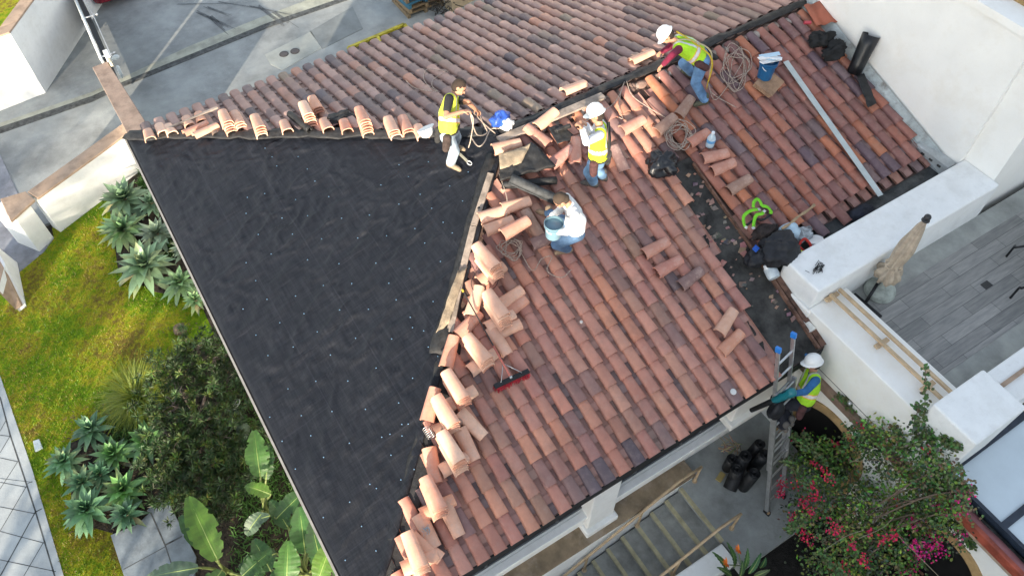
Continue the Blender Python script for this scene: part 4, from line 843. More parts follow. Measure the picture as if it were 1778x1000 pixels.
o = tag(thick(build(sheet_on([(866,283),(922,250),(964,290),(868,316)], FX(.24), 0, 14, 5, .03), 'folded_felt', M_feltA, smooth=True), .05), 'folded black felt under a flap painted sunlit tan by the end of the ridge board', 'felt')
o = tag(thick(build(sheet_on([(866,268),(922,250),(905,284),(868,294)], FX(.30), 0, 10, 9, .04), 'folded_felt', M_feltLit, smooth=True), .006), 'felt flap painted sunlit tan lying on top of the folded black felt', 'felt')
o = tag(thick(build(sheet_on([(952,222),(975,216),(1000,238),(968,252)], FX(.19), 0, 10, 15, .04), 'felt_scrap', M_feltA, smooth=True), .01), 'bent black felt scrap on the tiles left of the man holding the rope', 'felt')
roll((965,228),(990,218), .25, .25, .035, 'F', 'tiny black felt roll on top of the bent felt scrap', layers=2)
o = tag(thick(build(sheet_on([(795,470),(812,462),(780,560),(757,578)], FX(.14), 0, 10, 25, .05), 'felt_flap', M_feltLit, smooth=True), .006), 'grey-brown felt flap folded over the hip beside the grey board', 'felt')
roll((503,198),(538,226), .18, .14, .06, 'K', 'black felt roll among the tile stacks on the far hip', layers=3)
o = tag(build(crumple(onK(590,205,.13), (.26,.14,.08), 3, .6), 'crumpled_felt', M_feltA, smooth=True), 'crumpled black felt with torn pale backing between two stacks on the far hip', 'felt')
mb = MB(); a, b = onK(292,224,.16), onK(378,187,.20); mb.box((-.025, 0, -.02), (.025, (b-a).length, .02), M=frame(a, b-a, (0, 0, 1))); tag(build(mb, 'grey_batten', M_boardgrey), 'thin grey wooden batten lying on the tiles near the far corner', 'batten')
# white helmet lying upside down
def hard_hat(M, name, label, c=(.80, .81, .80), parent=None, inner=True):
    mb = MB(); prof = [(.142, -.005), (.145, .0), (.132, .010), (.128, .035), (.118, .075), (.09, .115), (.045, .138), (.0, .143)]
    mb.lathe(prof, 24, c, M, 1.0, .84); mb.lathe([(.138, -.004), (.120, .03), (.108, .07), (.08, .105), (.0, .128)], 24, tuple(q*.9 for q in c), M, 1.0, .84)
    pts = []
    for k in range(13):
        a = R(-62+124*k/12); pts += [M @ V((.132*math.cos(a), .111*math.sin(a), .010)), M @ V(((.132+.055*math.cos(a*1.4))*math.cos(a), (.132+.03)*.84*math.sin(a)*.95, -.006)), M @ V(((.132+.052*math.cos(a*1.4))*math.cos(a), (.132+.03)*.84*math.sin(a)*.95, -.012))]
    mb.add(pts, [(k*3+j, (k+1)*3+j, (k+1)*3+j+1, k*3+j+1) for k in range(12) for j in range(2)], c)
    mb.tube([M @ V((.10*math.cos(t), 0, .142*math.sin(t)*.98)) for t in [R(40+100*k/8) for k in range(9)]], .010, 5, c)
    o = build(mb, name, M_gloss, parent, smooth=True, auto=50)
    if label: tag(o, label, 'hard hat')
    if inner:
        mb = MB(); 
        for a in (0, 60, 120): mb.tube([M @ Matrix.Rotation(R(a), 4, 'Z') @ V((.10*math.cos(t), 0, .05+.04*math.sin(t))) for t in [math.pi*k/8 for k in range(9)]], .008, 4)
        build(mb, 'suspension', M_black, o if parent is None else parent, world=False)
    return o
def Mrot(loc, rx=0, ry=0, rz=0): return Matrix.Translation(loc) @ Matrix.Rotation(R(rz), 4, 'Z') @ Matrix.Rotation(R(ry), 4, 'Y') @ Matrix.Rotation(R(rx), 4, 'X')
hard_hat(Mrot(onK(738,224,.28), 150, 10, 20), 'hard_hat', 'white hard hat lying upside down on the hip beside the standing man')
# blue and white bag at the ridge end
t = thing('plastic_bag', 'crumpled blue and white plastic bag by the end of the ridge board', 'bag', onF(871, 212, .2))
build(crumple(onF(869,207,.24), (.17,.12,.12), 4, .5), 'blue_part', mat('blue_plastic', (.03, .09, .42), .35, var=.3, scale=8, bump=.4), t, smooth=True)
build(crumple(onF(880,216,.22), (.11,.09,.10), 9, .5), 'white_part', mat('white_plastic', (.72, .74, .75), .4, var=.08, scale=8, bump=.4), t, smooth=True)
# rubbish bag
t = thing('rubbish_bag', 'shiny black rubbish bag at the upper end of the bare strip', 'bag', onF(1148, 285, .12))
build(crumple(onF(1149,284,.20), (.27,.24,.19), 12, .55, n=44), 'bag', M_plastic, t, smooth=True)
# water bottle
def bottle(p, label, tilt=(0, 0)):
    t = thing('water_bottle', label, 'bottle', p); M = Mrot(p, *tilt)
    mb = MB(); mb.lathe([(.0, 0), (.065, 0), (.07, .02), (.07, .07), (.065, .085), (.07, .10), (.07, .17), (.045, .23), (.022, .26), (.022, .275)], 18, (.55, .70, .80), M); build(mb, 'body', mat('clear_blue_plastic', (.9, .9, .9), .12, attr=True, bump=0, spec=.7), t, smooth=True)
    mb = MB(); mb.lathe([(.026, .272), (.026, .30), (0, .302)], 14, (.8, .85, .9), M); build(mb, 'cap', M_gloss, t, smooth=True, auto=40)
    mb = MB(); mb.lathe([(.0712, .105), (.0712, .16)], 18, (.10, .32, .62), M); mb.f = mb.f[:-2]; mb.c = mb.c[:-2]; build(mb, 'label_band', M_gloss, t, smooth=True)
bottle(onF(1232, 254, .13), 'clear plastic gallon water bottle with a blue label standing on the tiles')
# bucket
def bucket(p, label, h=.34, r=.145, c=(.02, .16, .38), M=None, name='bucket', fill=True, cat='bucket'):
    M = M or Mrot(p); t = thing(name, label, cat, p)
    mb = MB(); mb.lathe([(r*.80, 0), (r*.82, .0), (r, h), (r*1.06, h), (r*1.06, h-.02), (r*1.0, h-.03)][:5], 22, c, M); mb.f = mb.f[:-1]; mb.c = mb.c[:-1]; mb.lathe([(0, .02), (r*.78, .02), (r*.96, h)], 22, tuple(q*.7 for q in c), M); mb.f = mb.f[:-1]; mb.c = mb.c[:-1]
    mb.lathe([(r*1.03, h*.80), (r*1.06, h*.81), (r*1.06, h*.84), (r*1.02, h*.85)], 22, c, M); build(mb, 'body', M_gloss, t, smooth=True, auto=40)
    mb = MB(); mb.tube([M @ V((r*1.08*math.cos(a), -r*.55*math.sin(a)-.02, h*.84-.55*r*math.sin(a)*1.2)) for a in [math.pi*k/12 for k in range(13)]], .006, 6); build(mb, 'handle', mat('white_plastic_gloss', (.75, .77, .78), .35, var=.03, bump=0), t, smooth=True)
    return t, M
t, M = bucket(onF(1327, 134, .20), 'deep blue bucket with white papers across its mouth, standing on a board', c=(.012, .10, .24))
mb = MB(); rnd = random.Random(3)
for k in range(6): mb.box((-.17, -.04, 0), (.17, .04, .012), rnd.choice([(.75,.78,.8), (.45,.62,.75), (.8,.8,.8)]), M @ Mrot((rnd.uniform(-.04, .04), rnd.uniform(-.05, .05), .345+.012*k), rnd.uniform(-8, 8), rnd.uniform(-8, 8), 160+rnd.uniform(-35, 35)))
tag(build(mb, 'paper_sheets', M_attr), 'white and pale blue folded papers lying across the blue bucket', 'papers')
mb = MB(); M = frame(onF(1332,147,.16), V((1, .35, .1)), V((0, -SN, CS)))
for k in range(3): mb.box((-.17, -.22+.01*k, .0+.022*k), (.17+.012*k, .22, .018+.022*k), M=M)
tag(build(mb, 'wooden_boards', mat('board_brown', (.30, .19, .12), .8, var=.2, scale=5)), 'short brown boards lying on the tiles under the blue bucket', 'boards')
# long white metal bar
mb = MB(); a, b = onF(1364,107,.19), onF(1529,340,.17); Mx = frame(a, b-a, V((0, -SN, CS))); L = (b-a).length
mb.box((-.055, 0, -.0), (.055, L, .006), M=Mx); mb.box((-.055, 0, -.03), (-.049, L, -.0), M=Mx); tag(build(mb, 'metal_drip_edge', mat('white_galvanised', (.46, .52, .54), .35, var=.05, scale=4, metal=.3)), 'long straight white metal strip lying down the slope', 'metal strip')
# black bag at the wall, red tile sheet, can
t = thing('dark_bag', 'crumpled matt black cloth bag on the tiles against the tall white wall', 'bag', onF(1437, 77, .15))
build(crumple(onF(1425,68,.20), (.24,.17,.13), 31, .7, n=36), 'bag_top', mat('black_cloth', (.012, .013, .014), .85, var=.3, scale=9, bump=.6, bscale=20), t, smooth=True)
build(crumple(onF(1448,90,.20), (.26,.18,.15), 37, .7, n=36), 'bag_bottom', mat('black_cloth', (.012, .013, .014)), t, smooth=True)
mb = MB(); Mx = frame(onF(1427,22,.22), V((.25, 1, .22)), V((-.1, -SN, CS))); vs = []
for i in range(13):
    for j in (0, 1): vs.append(Mx @ V((-.24+.04*i, -.26+.5*j, .025*math.sin(i*math.pi/2.9))))
mb.add(vs, [(i*2, i*2+2, i*2+3, i*2+1) for i in range(12)], (.36, .11, .065)); tag(thick(build(mb, 'ridge_tile_sheet', M_attr, smooth=True), .012), 'flat orange-red wavy tile leaning against the top of the tall wall', 'tile', kind='thing')
mb = MB(); mb.lathe([(0, 0), (.033, 0), (.033, .12), (.028, .125), (0, .125)], 16, (.42, .05, .07), Mrot(onF(1396,40,.19), 90, 0, 60)); tag(build(mb, 'drink_can', M_gloss, smooth=True, auto=40), 'small red drink can lying on the tiles near the ridge', 'can')
# felt roll leaning at the wall with a strip
t = thing('felt_cone', 'shiny black rolled felt standing like a cone against the tall white wall', 'felt roll', onF(1478, 122, .1))
A = onF(1482,128,.10); mb = MB(); B_ = A+V((.26, .12, .62)); D = (B_-A); F_ = frame(A, D, (1, 0, 0)); vs = []; n = 30
for k in range(n+1):
    a = 2*math.pi*1.15*k/n
    for q in range(5): rr = (.115+.035*q/4)*(.94+.08*k/n); vs.append(F_ @ V((rr*math.cos(a), D.length*q/4, rr*math.sin(a))))
mb.add(vs, [(k*5+q, (k+1)*5+q, (k+1)*5+q+1, k*5+q+1) for k in range(n) for q in range(4)]); thick(build(mb, 'rolled_sheet', M_plastic if 0 else mat('shiny_black_felt', (.012,.013,.015), .3, var=.3, scale=6, bump=.15), t, smooth=True), .006)
o = tag(thick(build(sheet_on([(1487,132),(1500,128),(1522,180),(1507,188)], FX(.19), 0, 8, 35, .02), 'felt_strip', M_feltA, smooth=True), .008), 'flat black felt strip running down the tiles along the tall wall', 'felt')
# ---------------------------------------------------------------- gear pile beside the parapet
o = tag(build(crumple(onF(1352,432,.30), (.34,.27,.22), 51, .45, n=40), 'black_duffel', mat('black_nylon', (.013, .014, .018), .6, var=.3, scale=7, bump=.5, bscale=16), smooth=True), 'large black duffel bag in the middle of the gear pile by the parapet', 'bag')
o = tag(build(crumple(onF(1315,447,.20), (.22,.17,.15), 57, .5, n=30), 'black_backpack', mat('black_nylon', (.013,.014,.018)), smooth=True), 'small black backpack with a blue patch at the edge of the bare strip', 'bag')
mb = MB(); mb.box((-.06, -.04, 0), (.06, .04, .012), (.02, .10, .45), Mrot(onF(1312,432,.33), 20, 10, 20)); build(mb, 'blue_patch', M_cloth, o, world=False)
o = tag(build(crumple(onF(1330,404,.18), (.26,.13,.10), 61, .6, n=30), 'dark_jacket', mat('dark_brown_cloth', (.03, .022, .02), .9, var=.3, scale=9, bump=.6), smooth=True), 'dark crumpled jacket under the green harness', 'jacket')
o = tag(build(crumple(onF(1369,404,.22), (.21,.15,.15), 64, .25, n=26), 'white_sack', mat('pale_blue_plastic', (.42, .56, .66), .5, var=.1, scale=5, bump=.3), smooth=True), 'pale blue-white sack behind the duffel bag with a stick on it', 'sack')
o = tag(build(crumple(onF(1394,407,.16), (.24,.12,.07), 67, .6, n=30), 'clear_plastic_bag', mat('milky_plastic', (.28, .31, .33), .25, var=.4, scale=9, bump=.5), smooth=True), 'crumpled grey plastic wrapping between the sack and the white hat', 'plastic bag')
mb = MB(); a, b = onF(1358,398,.38), onF(1413,357,.22); P = [a+(b-a)*t_+V((.015*math.sin(9*t_), 0, .012*math.cos(12*t_))) for t_ in [k/12 for k in range(13)]]
mb.tube(P, [.022+.006*math.sin(k*1.7) for k in range(13)], 7, (.42, .30, .18)); tag(build(mb, 'wooden_stick', mat('pale_wood', (.9, .9, .9), .8, attr=True, scale=12), smooth=True), 'pale wooden stick resting on the sack and pointing up the slope', 'stick')
hard_hat(Mrot(onF(1416,417,.24), 160, 25, 40), 'hard_hat', 'white hard hat lying upside down beside the parapet')
mb = MB(); mb.tube(spline([onF(1390,420,.26), onF(1398,415,.28), onF(1408,428,.27), onF(1398,436,.26), onF(1388,428,.26), onF(1390,420,.26)], 5), .022, 6, (.45, .04, .03)); tag(build(mb, 'red_strap', M_cloth, smooth=True), 'red strap loop between the duffel bag and the white hat', 'strap')
mb = MB(); mb.box((-.03, -.05, 0), (.04, .05, .03), (.55, .62, .04), Mrot(onF(1393,441,.28), 10, 5, 30)); tag(build(mb, 'tape_measure', M_gloss, bevel=.008), 'small yellow-green tape measure between the bags and the parapet', 'tape measure')
t = thing('wrapped_roll', 'white plastic wrapped roll under the gear pile at the corner of the bare strip', 'roll', onF(1347, 480, .1))
mb = MB(); mb.lathe([(0, -.002), (.085, 0), (.10, .05), (.098, .17), (.08, .20), (0, .20)], 18, (.62, .70, .74), frame(onF(1345,483,.16), V((.2, 1, .3)), (0, 0, 1)) @ Matrix.Rotation(R(-90), 4, 'X')); build(mb, 'roll', mat('white_film', (.9, .9, .9), .35, attr=True, scale=10, bump=.5), t, smooth=True, auto=50)
build(crumple(onF(1336,462,.2), (.10,.06,.05), 71, .6, n=20), 'torn_film', mat('white_plastic', (.72, .74, .75)), t, smooth=True)
o = tag(build(crumple(onF(1494,369,.10), (.26,.13,.09), 74, .4, n=26), 'dark_cloth', mat('navy_cloth', (.013, .016, .026), .85, var=.3, scale=6, bump=.5), smooth=True), 'dark navy cloth bundle in the gutter by the parapet', 'cloth')
# green harness: flat webbing
def web(pts, label=None, c=(.20, .62, .03), w_=.026, name='webbing', parent=None, nrm=None):
    P = spline(pts, 5); mb = MB(); vs = []
    for i, p in enumerate(P):
        d = (P[min(i+1, len(P)-1)]-P[max(i-1, 0)]).normalized(); s = d.cross(V((.2*math.sin(i*.5), -.3, 1))).normalized()*w_; vs += [p-s, p+s]
    mb.add(vs, [(2*i, 2*i+2, 2*i+3, 2*i+1) for i in range(len(P)-1)], c); return thick(build(mb, name, M_cloth, parent, smooth=True), .004)
def c8(x, y): return (1280+x/5.556, 330+y/5.556)
t = thing('safety_harness', 'bright green webbing harness lying on the tiles above the gear pile', 'harness', onF(1312, 372, .2))
def W_(pix, off): return [onF(*c8(*q), off) for q in pix]
web(W_([(155,170),(160,120),(190,90),(220,110),(240,150),(290,165),(325,205),(320,230)], .25), parent=t)
web(W_([(60,300),(65,250),(110,210),(170,190),(215,190)], .24), parent=t); web(W_([(155,370),(165,290),(190,240),(235,230),(260,205)], .26), parent=t); web(W_([(60,295),(70,340),(90,365)], .24), parent=t)
mb = MB()
for q, a in (((155,368), 0), ((85,362), 30), ((212,190), 60), ((262,205), 20)):
    p = onF(*c8(*q), .27); build(MB().box((-.03, -.022, 0), (.03, .022, .008), None, Mrot(p, 10, 10, a)), 'buckle', M_steel, t, bevel=.004)
mb = MB(); mb.tube(spline(W_([(90,340),(180,280),(240,290),(320,240),(330,190)], .22), 4), .02, 6); build(mb, 'dark_pad', M_black, t, smooth=True)
# ---------------------------------------------------------------- broom
t = thing('push_broom', 'push broom with red bristles and a long thin handle lying on the tiles', 'broom', onF(886, 656, .15))
a, b = onF(858,672,.20), onF(918,644,.20); d = (b-a).normalized(); Mx = frame(a, d, V((0, -.3, 1)))
L = (b-a).length; mb = MB(); mb.box((-.035, 0, .0), (.035, L, .035), M=Mx); build(mb, 'head', M_black, t, bevel=.008)
mb = MB(); rnd = random.Random(6)
for k in range(420):
    y = rnd.uniform(0, L); x = rnd.uniform(-.03, .03); s = rnd.uniform(-.02, .02); q = Mx @ V((x, y, 0)); e = Mx @ V((x+.02+.035*rnd.random()+x*.3, y+s, -.075)); n_ = Mx.to_3x3() @ V((0, .004, 0)); c = (.34*rnd.uniform(.7, 1.3), .02, .035); mb.add([q-n_, q+n_, e+n_, e-n_], [(0, 1, 2, 3)], c)
build(mb, 'bristles', M_cloth, t)
h0, h1 = onF(887,655,.24), onF(805,507,.30)
mb = MB(); mb.tube([h0, h0+(h1-h0)*.36], .013, 8, (.55, .16, .12)); mb.tube([h0+(h1-h0)*.36, h1], .010, 8, (.03, .03, .03)); mb.tube([h1, h1+(h1-h0)*.03], .014, 8, (.6, .42, .05)); build(mb, 'handle', M_gloss, t, smooth=True, auto=40)
mb = MB(); mid = h0+(h1-h0)*.16
for s in (-.16, .16): mb.tube([a+d*(L/2+s)+V((0, 0, .04)), mid], .006, 6)
mb.lathe([(.02, 0), (.02, .05)], 10, None, Matrix.Translation(h0-V((0, 0, .03)))); build(mb, 'brace', M_steel, t, smooth=True)
# wire spring and grey brush
mb = MB(); p = onF(750,760,.2); mb.tube([p+V((.05*math.cos(k*.6), .008*k*.35, .05*math.sin(k*.6))) for k in range(60)], .005, 5); tag(build(mb, 'wire_coil', M_steel, smooth=True), 'small coil of bright wire between the hip felt and a tile stack', 'wire')
mb = MB(); rnd = random.Random(3); p = onF(736,913,.16)
for k in range(90): q = p+V((rnd.uniform(-.05, .05), rnd.uniform(-.11, .09), 0)); mb.tube([q, q+V((rnd.uniform(-.03, .03), rnd.uniform(-.05, .05), .05))], .003, 3, (.40, .50, .56))
tag(build(mb, 'wire_brush', M_attr), 'grey-blue wire brush lying on the tiles at the lower hip', 'brush')
for px, py, r, c, lb in [(1273,680,.045,(.6,.6,.58),'small round white disc on the eave tiles near the ladder'), (1009,559,.022,(.62,.6,.55),'tiny pale disc on the tiles in the middle of the slope')]:
    mb = MB(); q = onF(px, py, .155); mb.lathe([(r, 0), (r, .01), (r*.6, .014), (0, .014)], 16, c, frame(q, V((1, 0, 0)), V((0, -SN, CS)))); tag(build(mb, 'plastic_disc', M_gloss, smooth=True, auto=40), lb, 'disc')
# hook strap at the standing man's feet
mb = MB(); a, b = onB(792,262,.10), onB(813,282,.06); Mx = frame(a, b-a, (0, 0, 1)); mb.box((-.02, 0, 0), (.02, (b-a).length, .008), (.42, .40, .30), Mx); mb.tube([Mx @ V((.03*math.cos(t_), (b-a).length+.03+.045*math.sin(t_), .01)) for t_ in [2*math.pi*k/12 for k in range(13)]], .008, 5, (.6, .6, .6)); tag(build(mb, 'strap_with_hook', M_gloss, smooth=False), 'pale strap ending in a metal snap hook beside the standing man\'s boot', 'strap')
# ================================================================ COURT, TERRACE AND DRIVE OBJECTS
# ladder
foot = [at(1332,890,CZ), at(1357,868,CZ)]
F0 = at(1331,889,CZ); F1 = at(1358,862,CZ)
T0, T1 = at(1358,612,.62), at(1383,588,.62)
lad = thing('extension_ladder', 'aluminium extension ladder with blue top caps leaning on the eave', 'ladder', (F0+F1)/2)
wdt = .40; mid0, mid1 = (F0+F1)/2, (T0+T1)/2; sx = (T1-T0); sx.z = 0; sx = sx.normalized(); dl = (mid1-mid0); L = dl.length; dl.normalize(); nl = dl.cross(sx).normalized()
if nl.y > 0: nl = -nl
def rail(c0, c1, s, wd, dep, off):
    Mx = Matrix((sx, nl, dl)).transposed().to_4x4(); Mx.translation = c0+sx*s+nl*off; mb = MB(); L_ = (c1-c0).length
    mb.box((-wd/2, -dep/2, 0), (wd/2, dep/2, L_), M=Mx); return mb
for s in (-1, 1): build(rail(mid0, mid0+dl*L*.78, s*.215, .030, .07, 0), 'outer_rail', M_steel, lad, bevel=.004)
for s in (-1, 1): build(rail(mid0+dl*L*.28, mid1, s*.180, .026, .06, -.055), 'fly_rail', M_steel, lad, bevel=.004)
k = 0; z = .25
while z < L*.78: q = mid0+dl*z; build(MB().tube([q-sx*.2, q+sx*.2], .017, 8), 'rung', M_steel, lad, smooth=True, auto=40); z += .305
z = L*.28+.15
while z < L-.1: q = mid0+dl*z-nl*.055; build(MB().tube([q-sx*.17, q+sx*.17], .017, 8), 'rung', M_steel, lad, smooth=True, auto=40); z += .305
for s in (-1, 1):
    Mx = Matrix((sx, nl, dl)).transposed().to_4x4(); Mx.translation = mid1+sx*s*.18-nl*.055; build(MB().box((-.024, -.042, -.02), (.024, .042, .07), (.02, .20, .62), Mx), 'top_cap', M_gloss, lad, bevel=.008)
    Mx = Matrix((sx, nl, dl)).transposed().to_4x4(); Mx.translation = mid0+sx*s*.215; build(MB().box((-.03, -.05, -.02), (.03, .06, .05), M=Mx), 'foot_pad', M_black, lad, bevel=.006)
# bundle of felt rolls standing on the court
def standroll(px, py, h, r, label, lean=(0, 0)):
    t = thing('felt_roll', label, 'felt roll', at(px, py, CZ), group='rolls of black felt on the court')
    b_ = at(px, py, CZ); vs = []; mb = MB(); n = 48; M = Mrot(b_, lean[0], lean[1], 0)
    for k in range(n+1):
        rr = r*(.35+.65*k/n); a = 2*math.pi*3*k/n
        for q in (0, 1): vs.append(M @ V((rr*math.cos(a), rr*math.sin(a), h*q+.006*math.sin(k))))
    mb.add(vs, [(k*2, k*2+2, k*2+3, k*2+1) for k in range(n)]); thick(build(mb, 'rolled_sheet', M_black, t, smooth=True), .012)
for k, (px, py, h, r, ln, lb) in enumerate([(1290,845,.62,.11,(3,2),'upright black felt roll at the near right of the bundle'), (1271,838,.55,.11,(-4,-3),'upright black felt roll at the near left of the bundle'), (1305,815,.66,.11,(4,4),'upright black felt roll nearest the ladder'), (1282,812,.6,.11,(2,-4),'upright black felt roll in the middle of the bundle'), (1262,812,.5,.10,(3,-6),'short black felt roll nearest the white wall'), (1296,795,.62,.10,(5,5),'upright black felt roll at the back of the bundle')]): standroll(px, py, h, r, lb, ln)
t = thing('felt_roll', 'black felt roll lying on its side in front of the upright bundle', 'felt roll', at(1268, 850, CZ))
a, b = at(1268,835,CZ+.13), at(1283,800,CZ+.35); F_ = frame(a-V((.1,.1,0)), b-a, (0, 0, 1)); mb = MB(); mb.lathe([(.05, 0), (.115, 0), (.115, .55), (.05, .55)], 20, None, F_ @ Matrix.Rotation(R(-90), 4, 'X')); build(mb, 'rolled_sheet', M_black, t, smooth=True, auto=40)
mb = MB(); rnd = random.Random(9); c_ = at(1268,775,CZ+.35)
for k in range(26): q = c_+V((rnd.uniform(-.14, .14), rnd.uniform(-.12, .12), rnd.uniform(-.05, .12))); d = V((rnd.uniform(-1, 1), rnd.uniform(-1, 1), rnd.uniform(-.4, .4))).normalized()*.09; mb.tube([q-d, q, q+d+V((0, 0, -.03))], .008, 4, (.34*rnd.uniform(.6, 1.2), .26*rnd.uniform(.6, 1.1), .14))
tag(build(mb, 'straw_bundle', M_cloth), 'bunch of dry tan packing straw on top of the felt rolls', 'straw')
mb = MB(); q = at(1251,828,CZ+.01); mb.box((-.09, -.05, 0), (.09, .05, .02), (.42, .32, .12), Mrot(q, 0, 0, 20)); tag(build(mb, 'cardboard_piece', M_attr), 'small yellow cardboard piece on the court beside the lying felt roll', 'cardboard')
# downspout stain pipe
# umbrella
ub = at(1512,505,0); ut = atY(1609,381,0)
um = thing('parasol', 'closed beige cloth parasol leaning on its stand on the terrace', 'parasol', at(1525, 500, 0))
pb = at(1524,500,.08); hgt = 2.15
# top joint chosen on the ray of its finial, 2.2 m above the floor
tp = at(1609, 380, 1.75); dd = (tp-pb).normalized(); LL = (tp-pb).length
print('parasol', pb, tp, LL)
mb = MB(); mb.tube([pb, tp], .022, 10); build(mb, 'pole', mat('charcoal_metal', (.03, .03, .032), .4, var=.1), um, smooth=True)
mb = MB(); vs = []; n = 40; m = 20; F_ = frame(pb, dd, (0, 1, 0))
for i in range(m+1):
    t_ = i/m; y = LL*(.16+.82*t_); rad = (.05+.095*math.sin(math.pi*min(1, (1-t_)*1.15+.02))**.8)*(1-.45*t_)
    if t_ < .22: rad = .17-.30*abs(t_-.10)
    if .20 <= t_ < .30: rad = .095+.5*(t_-.20)
    if t_ > .93: rad = .05-.5*(t_-.93)
    for k in range(n):
        a = 2*math.pi*k/n; w_ = 1+.28*math.cos(8*a+3*math.sin(t_*3))*(1-.6*t_)+.15*noise.noise(V((math.cos(a)*2, math.sin(a)*2, t_*5))); vs.append(F_ @ V((rad*w_*math.cos(a), y, rad*w_*math.sin(a))))
mb.add(vs, [(i*n+k, i*n+(k+1)%n, (i+1)*n+(k+1)%n, (i+1)*n+k) for i in range(m) for k in range(n)]); build(mb, 'canopy', mat('beige_canvas', (.40, .335, .26), .9, var=.12, scale=8, bump=.3, dirt=((.24, .19, .14), .4, 6)), um, smooth=True)
mb = MB(); F2 = F_ @ Matrix.Translation((0, LL*.36, 0)); mb.tube([F2 @ V((.125*math.cos(a), 0, .125*math.sin(a))) for a in [2*math.pi*k/16 for k in range(17)]], .012, 6, cap=False); build(mb, 'tie_band', mat('beige_canvas', (.40, .335, .26)), um, smooth=True)
mb = MB(); mb.ell(tp+dd*.03, (.05, .05, .05), n=12); mb.ell(tp-dd*.03, (.06, .06, .03), n=12); build(mb, 'finial', mat('charcoal_metal', (.03, .03, .032)), um, smooth=True)
bc = at(1526,507,0); mb = MB(); mb.lathe([(0, .0), (.23, .0), (.24, .03), (.22, .06), (.235, .07), (.225, .10), (.19, .12), (.20, .13), (.17, .16), (.06, .18), (.05, .30), (0, .30)], 26, None, Matrix.Translation(bc)); build(mb, 'base', mat('grey_green_stone', (.34, .37, .33), .75, var=.15, scale=8, bump=.3), um, smooth=True, auto=35)
t = thing('parasol_stand', 'black metal floor bar with a slanting strut beside the parasol', 'stand', at(1505, 530, 0))
a, b = at(1482,511,.03), at(1529,551,.03); mb = MB(); mb.box((-.035, 0, -.03), (.035, (b-a).length, .02), M=frame(a, b-a, (0, 0, 1))); build(mb, 'floor_bar', M_black, t, bevel=.006)
mb = MB(); mb.tube([at(1503,525,.03), at(1524,492,.25)], .024, 8); build(mb, 'strut', M_black, t, smooth=True)
for (pa_, pb_, pc_), lb in [(((1750,442),(1763,430),(1800,420)), 'upper'), (((1757,514),(1775,500),(1800,488)), 'lower')]:
    t = thing('patio_chair', 'black metal patio chair edge on the terrace planks, '+('beside the parapet side' if lb == 'upper' else 'nearer the drain'), 'chair', at(*pb_, 0))
    P = [at(*pa_, .05), at(*pb_, .35), at(*pc_, .42)]; mb = MB(); mb.tube(spline([P[0]-V((0, 0, .05)), P[0]+V((0.02, 0, .2)), P[1], P[2], P[2]+V((.5, .1, 0))], 5), .018, 8); build(mb, 'arm_frame', M_black, t, smooth=True)
    mb = MB(); q = P[2]+V((.25, -.05, 0)); mb.box((-.02, -.25, .02), (.5, .25, .05), M=Matrix.Translation(q)); build(mb, 'seat', M_black, t, bevel=.01)
    for s in ((.45, -.2), (.45, .2)): build(MB().tube([q+V((s[0], s[1], .03)), V((q.x+s[0], q.y+s[1], 0))], .015, 6), 'leg', M_black, t, smooth=True)
# twigs on the parapet
mb = MB(); rnd = random.Random(8)
for k in range(26): q = at(1422,465,.742)+V((rnd.gauss(0, .07), rnd.gauss(0, .03), rnd.uniform(0, .02))); a = R(25)+rnd.gauss(0, .7); d = V((math.cos(a), math.sin(a), 0))*rnd.uniform(.03, .09); mb.tube([q-d, q+d+V((0, 0, .015))], .005, 3)
tag(build(mb, 'dead_leaves', M_black), 'small heap of black dry leaves on the white parapet', 'dead leaves')
# pallets
def pallet(p, rz, z, label, c, w_=1.15, l_=1.0):
    t = thing('pallet', label, 'pallet', (p.x, p.y, z), rz, 'pallets stacked on the driveway')
    for k in range(7): mb = MB(); mb.box((-w_/2, -l_/2+k*l_/6.6-.0, .115), (w_/2, -l_/2+k*l_/6.6+.09, .135), tuple(q*(.8+.06*(k % 3)*2) for q in c)); build(mb, 'deck_board', M_attr, t, world=False)
    for k in range(3): mb = MB(); mb.box((-w_/2+k*(w_-.09)/2, -l_/2, .02), (-w_/2+.09+k*(w_-.09)/2, l_/2, .114), c); mb.box((-w_/2+k*(w_-.09)/2, -l_/2, 0), (-w_/2+.09+k*(w_-.09)/2, l_/2, .018), c); build(mb, 'stringer', M_attr, t, world=False)
pz = GZ-.03; pp0 = at(748,30,pz)
for k, c in enumerate([(.26,.19,.11),(.30,.21,.12),(.05,.17,.25),(.24,.17,.10),(.05,.18,.27),(.05,.16,.24)]):
    pallet(pp0+V((-.0+.03*(k % 2), .75+.02*k, 0)), R(3*(k % 3)), pz+.14*k, ('blue' if c[0] < .1 else 'brown wooden')+' pallet, '+['lowest','second from the ground','third from the ground','fourth from the ground','fifth from the ground','topmost'][k]+' of its stack behind the far eave', c)
mb = MB(); rnd = random.Random(5); q0 = at(770,32,pz)
for k in range(60): q = q0+V((rnd.gauss(.1, .2), rnd.gauss(.3, .25), rnd.uniform(0, .5))); d = V((rnd.gauss(0, 1), rnd.gauss(0, 1), rnd.gauss(0, .5))).normalized()*.15; mb.tube([q-d, q, q+d], .012, 3, (.03, .025, .02))
tag(build(mb, 'brush_debris', M_attr), 'dark tangled brushwood heaped beside the pallets', 'brushwood')
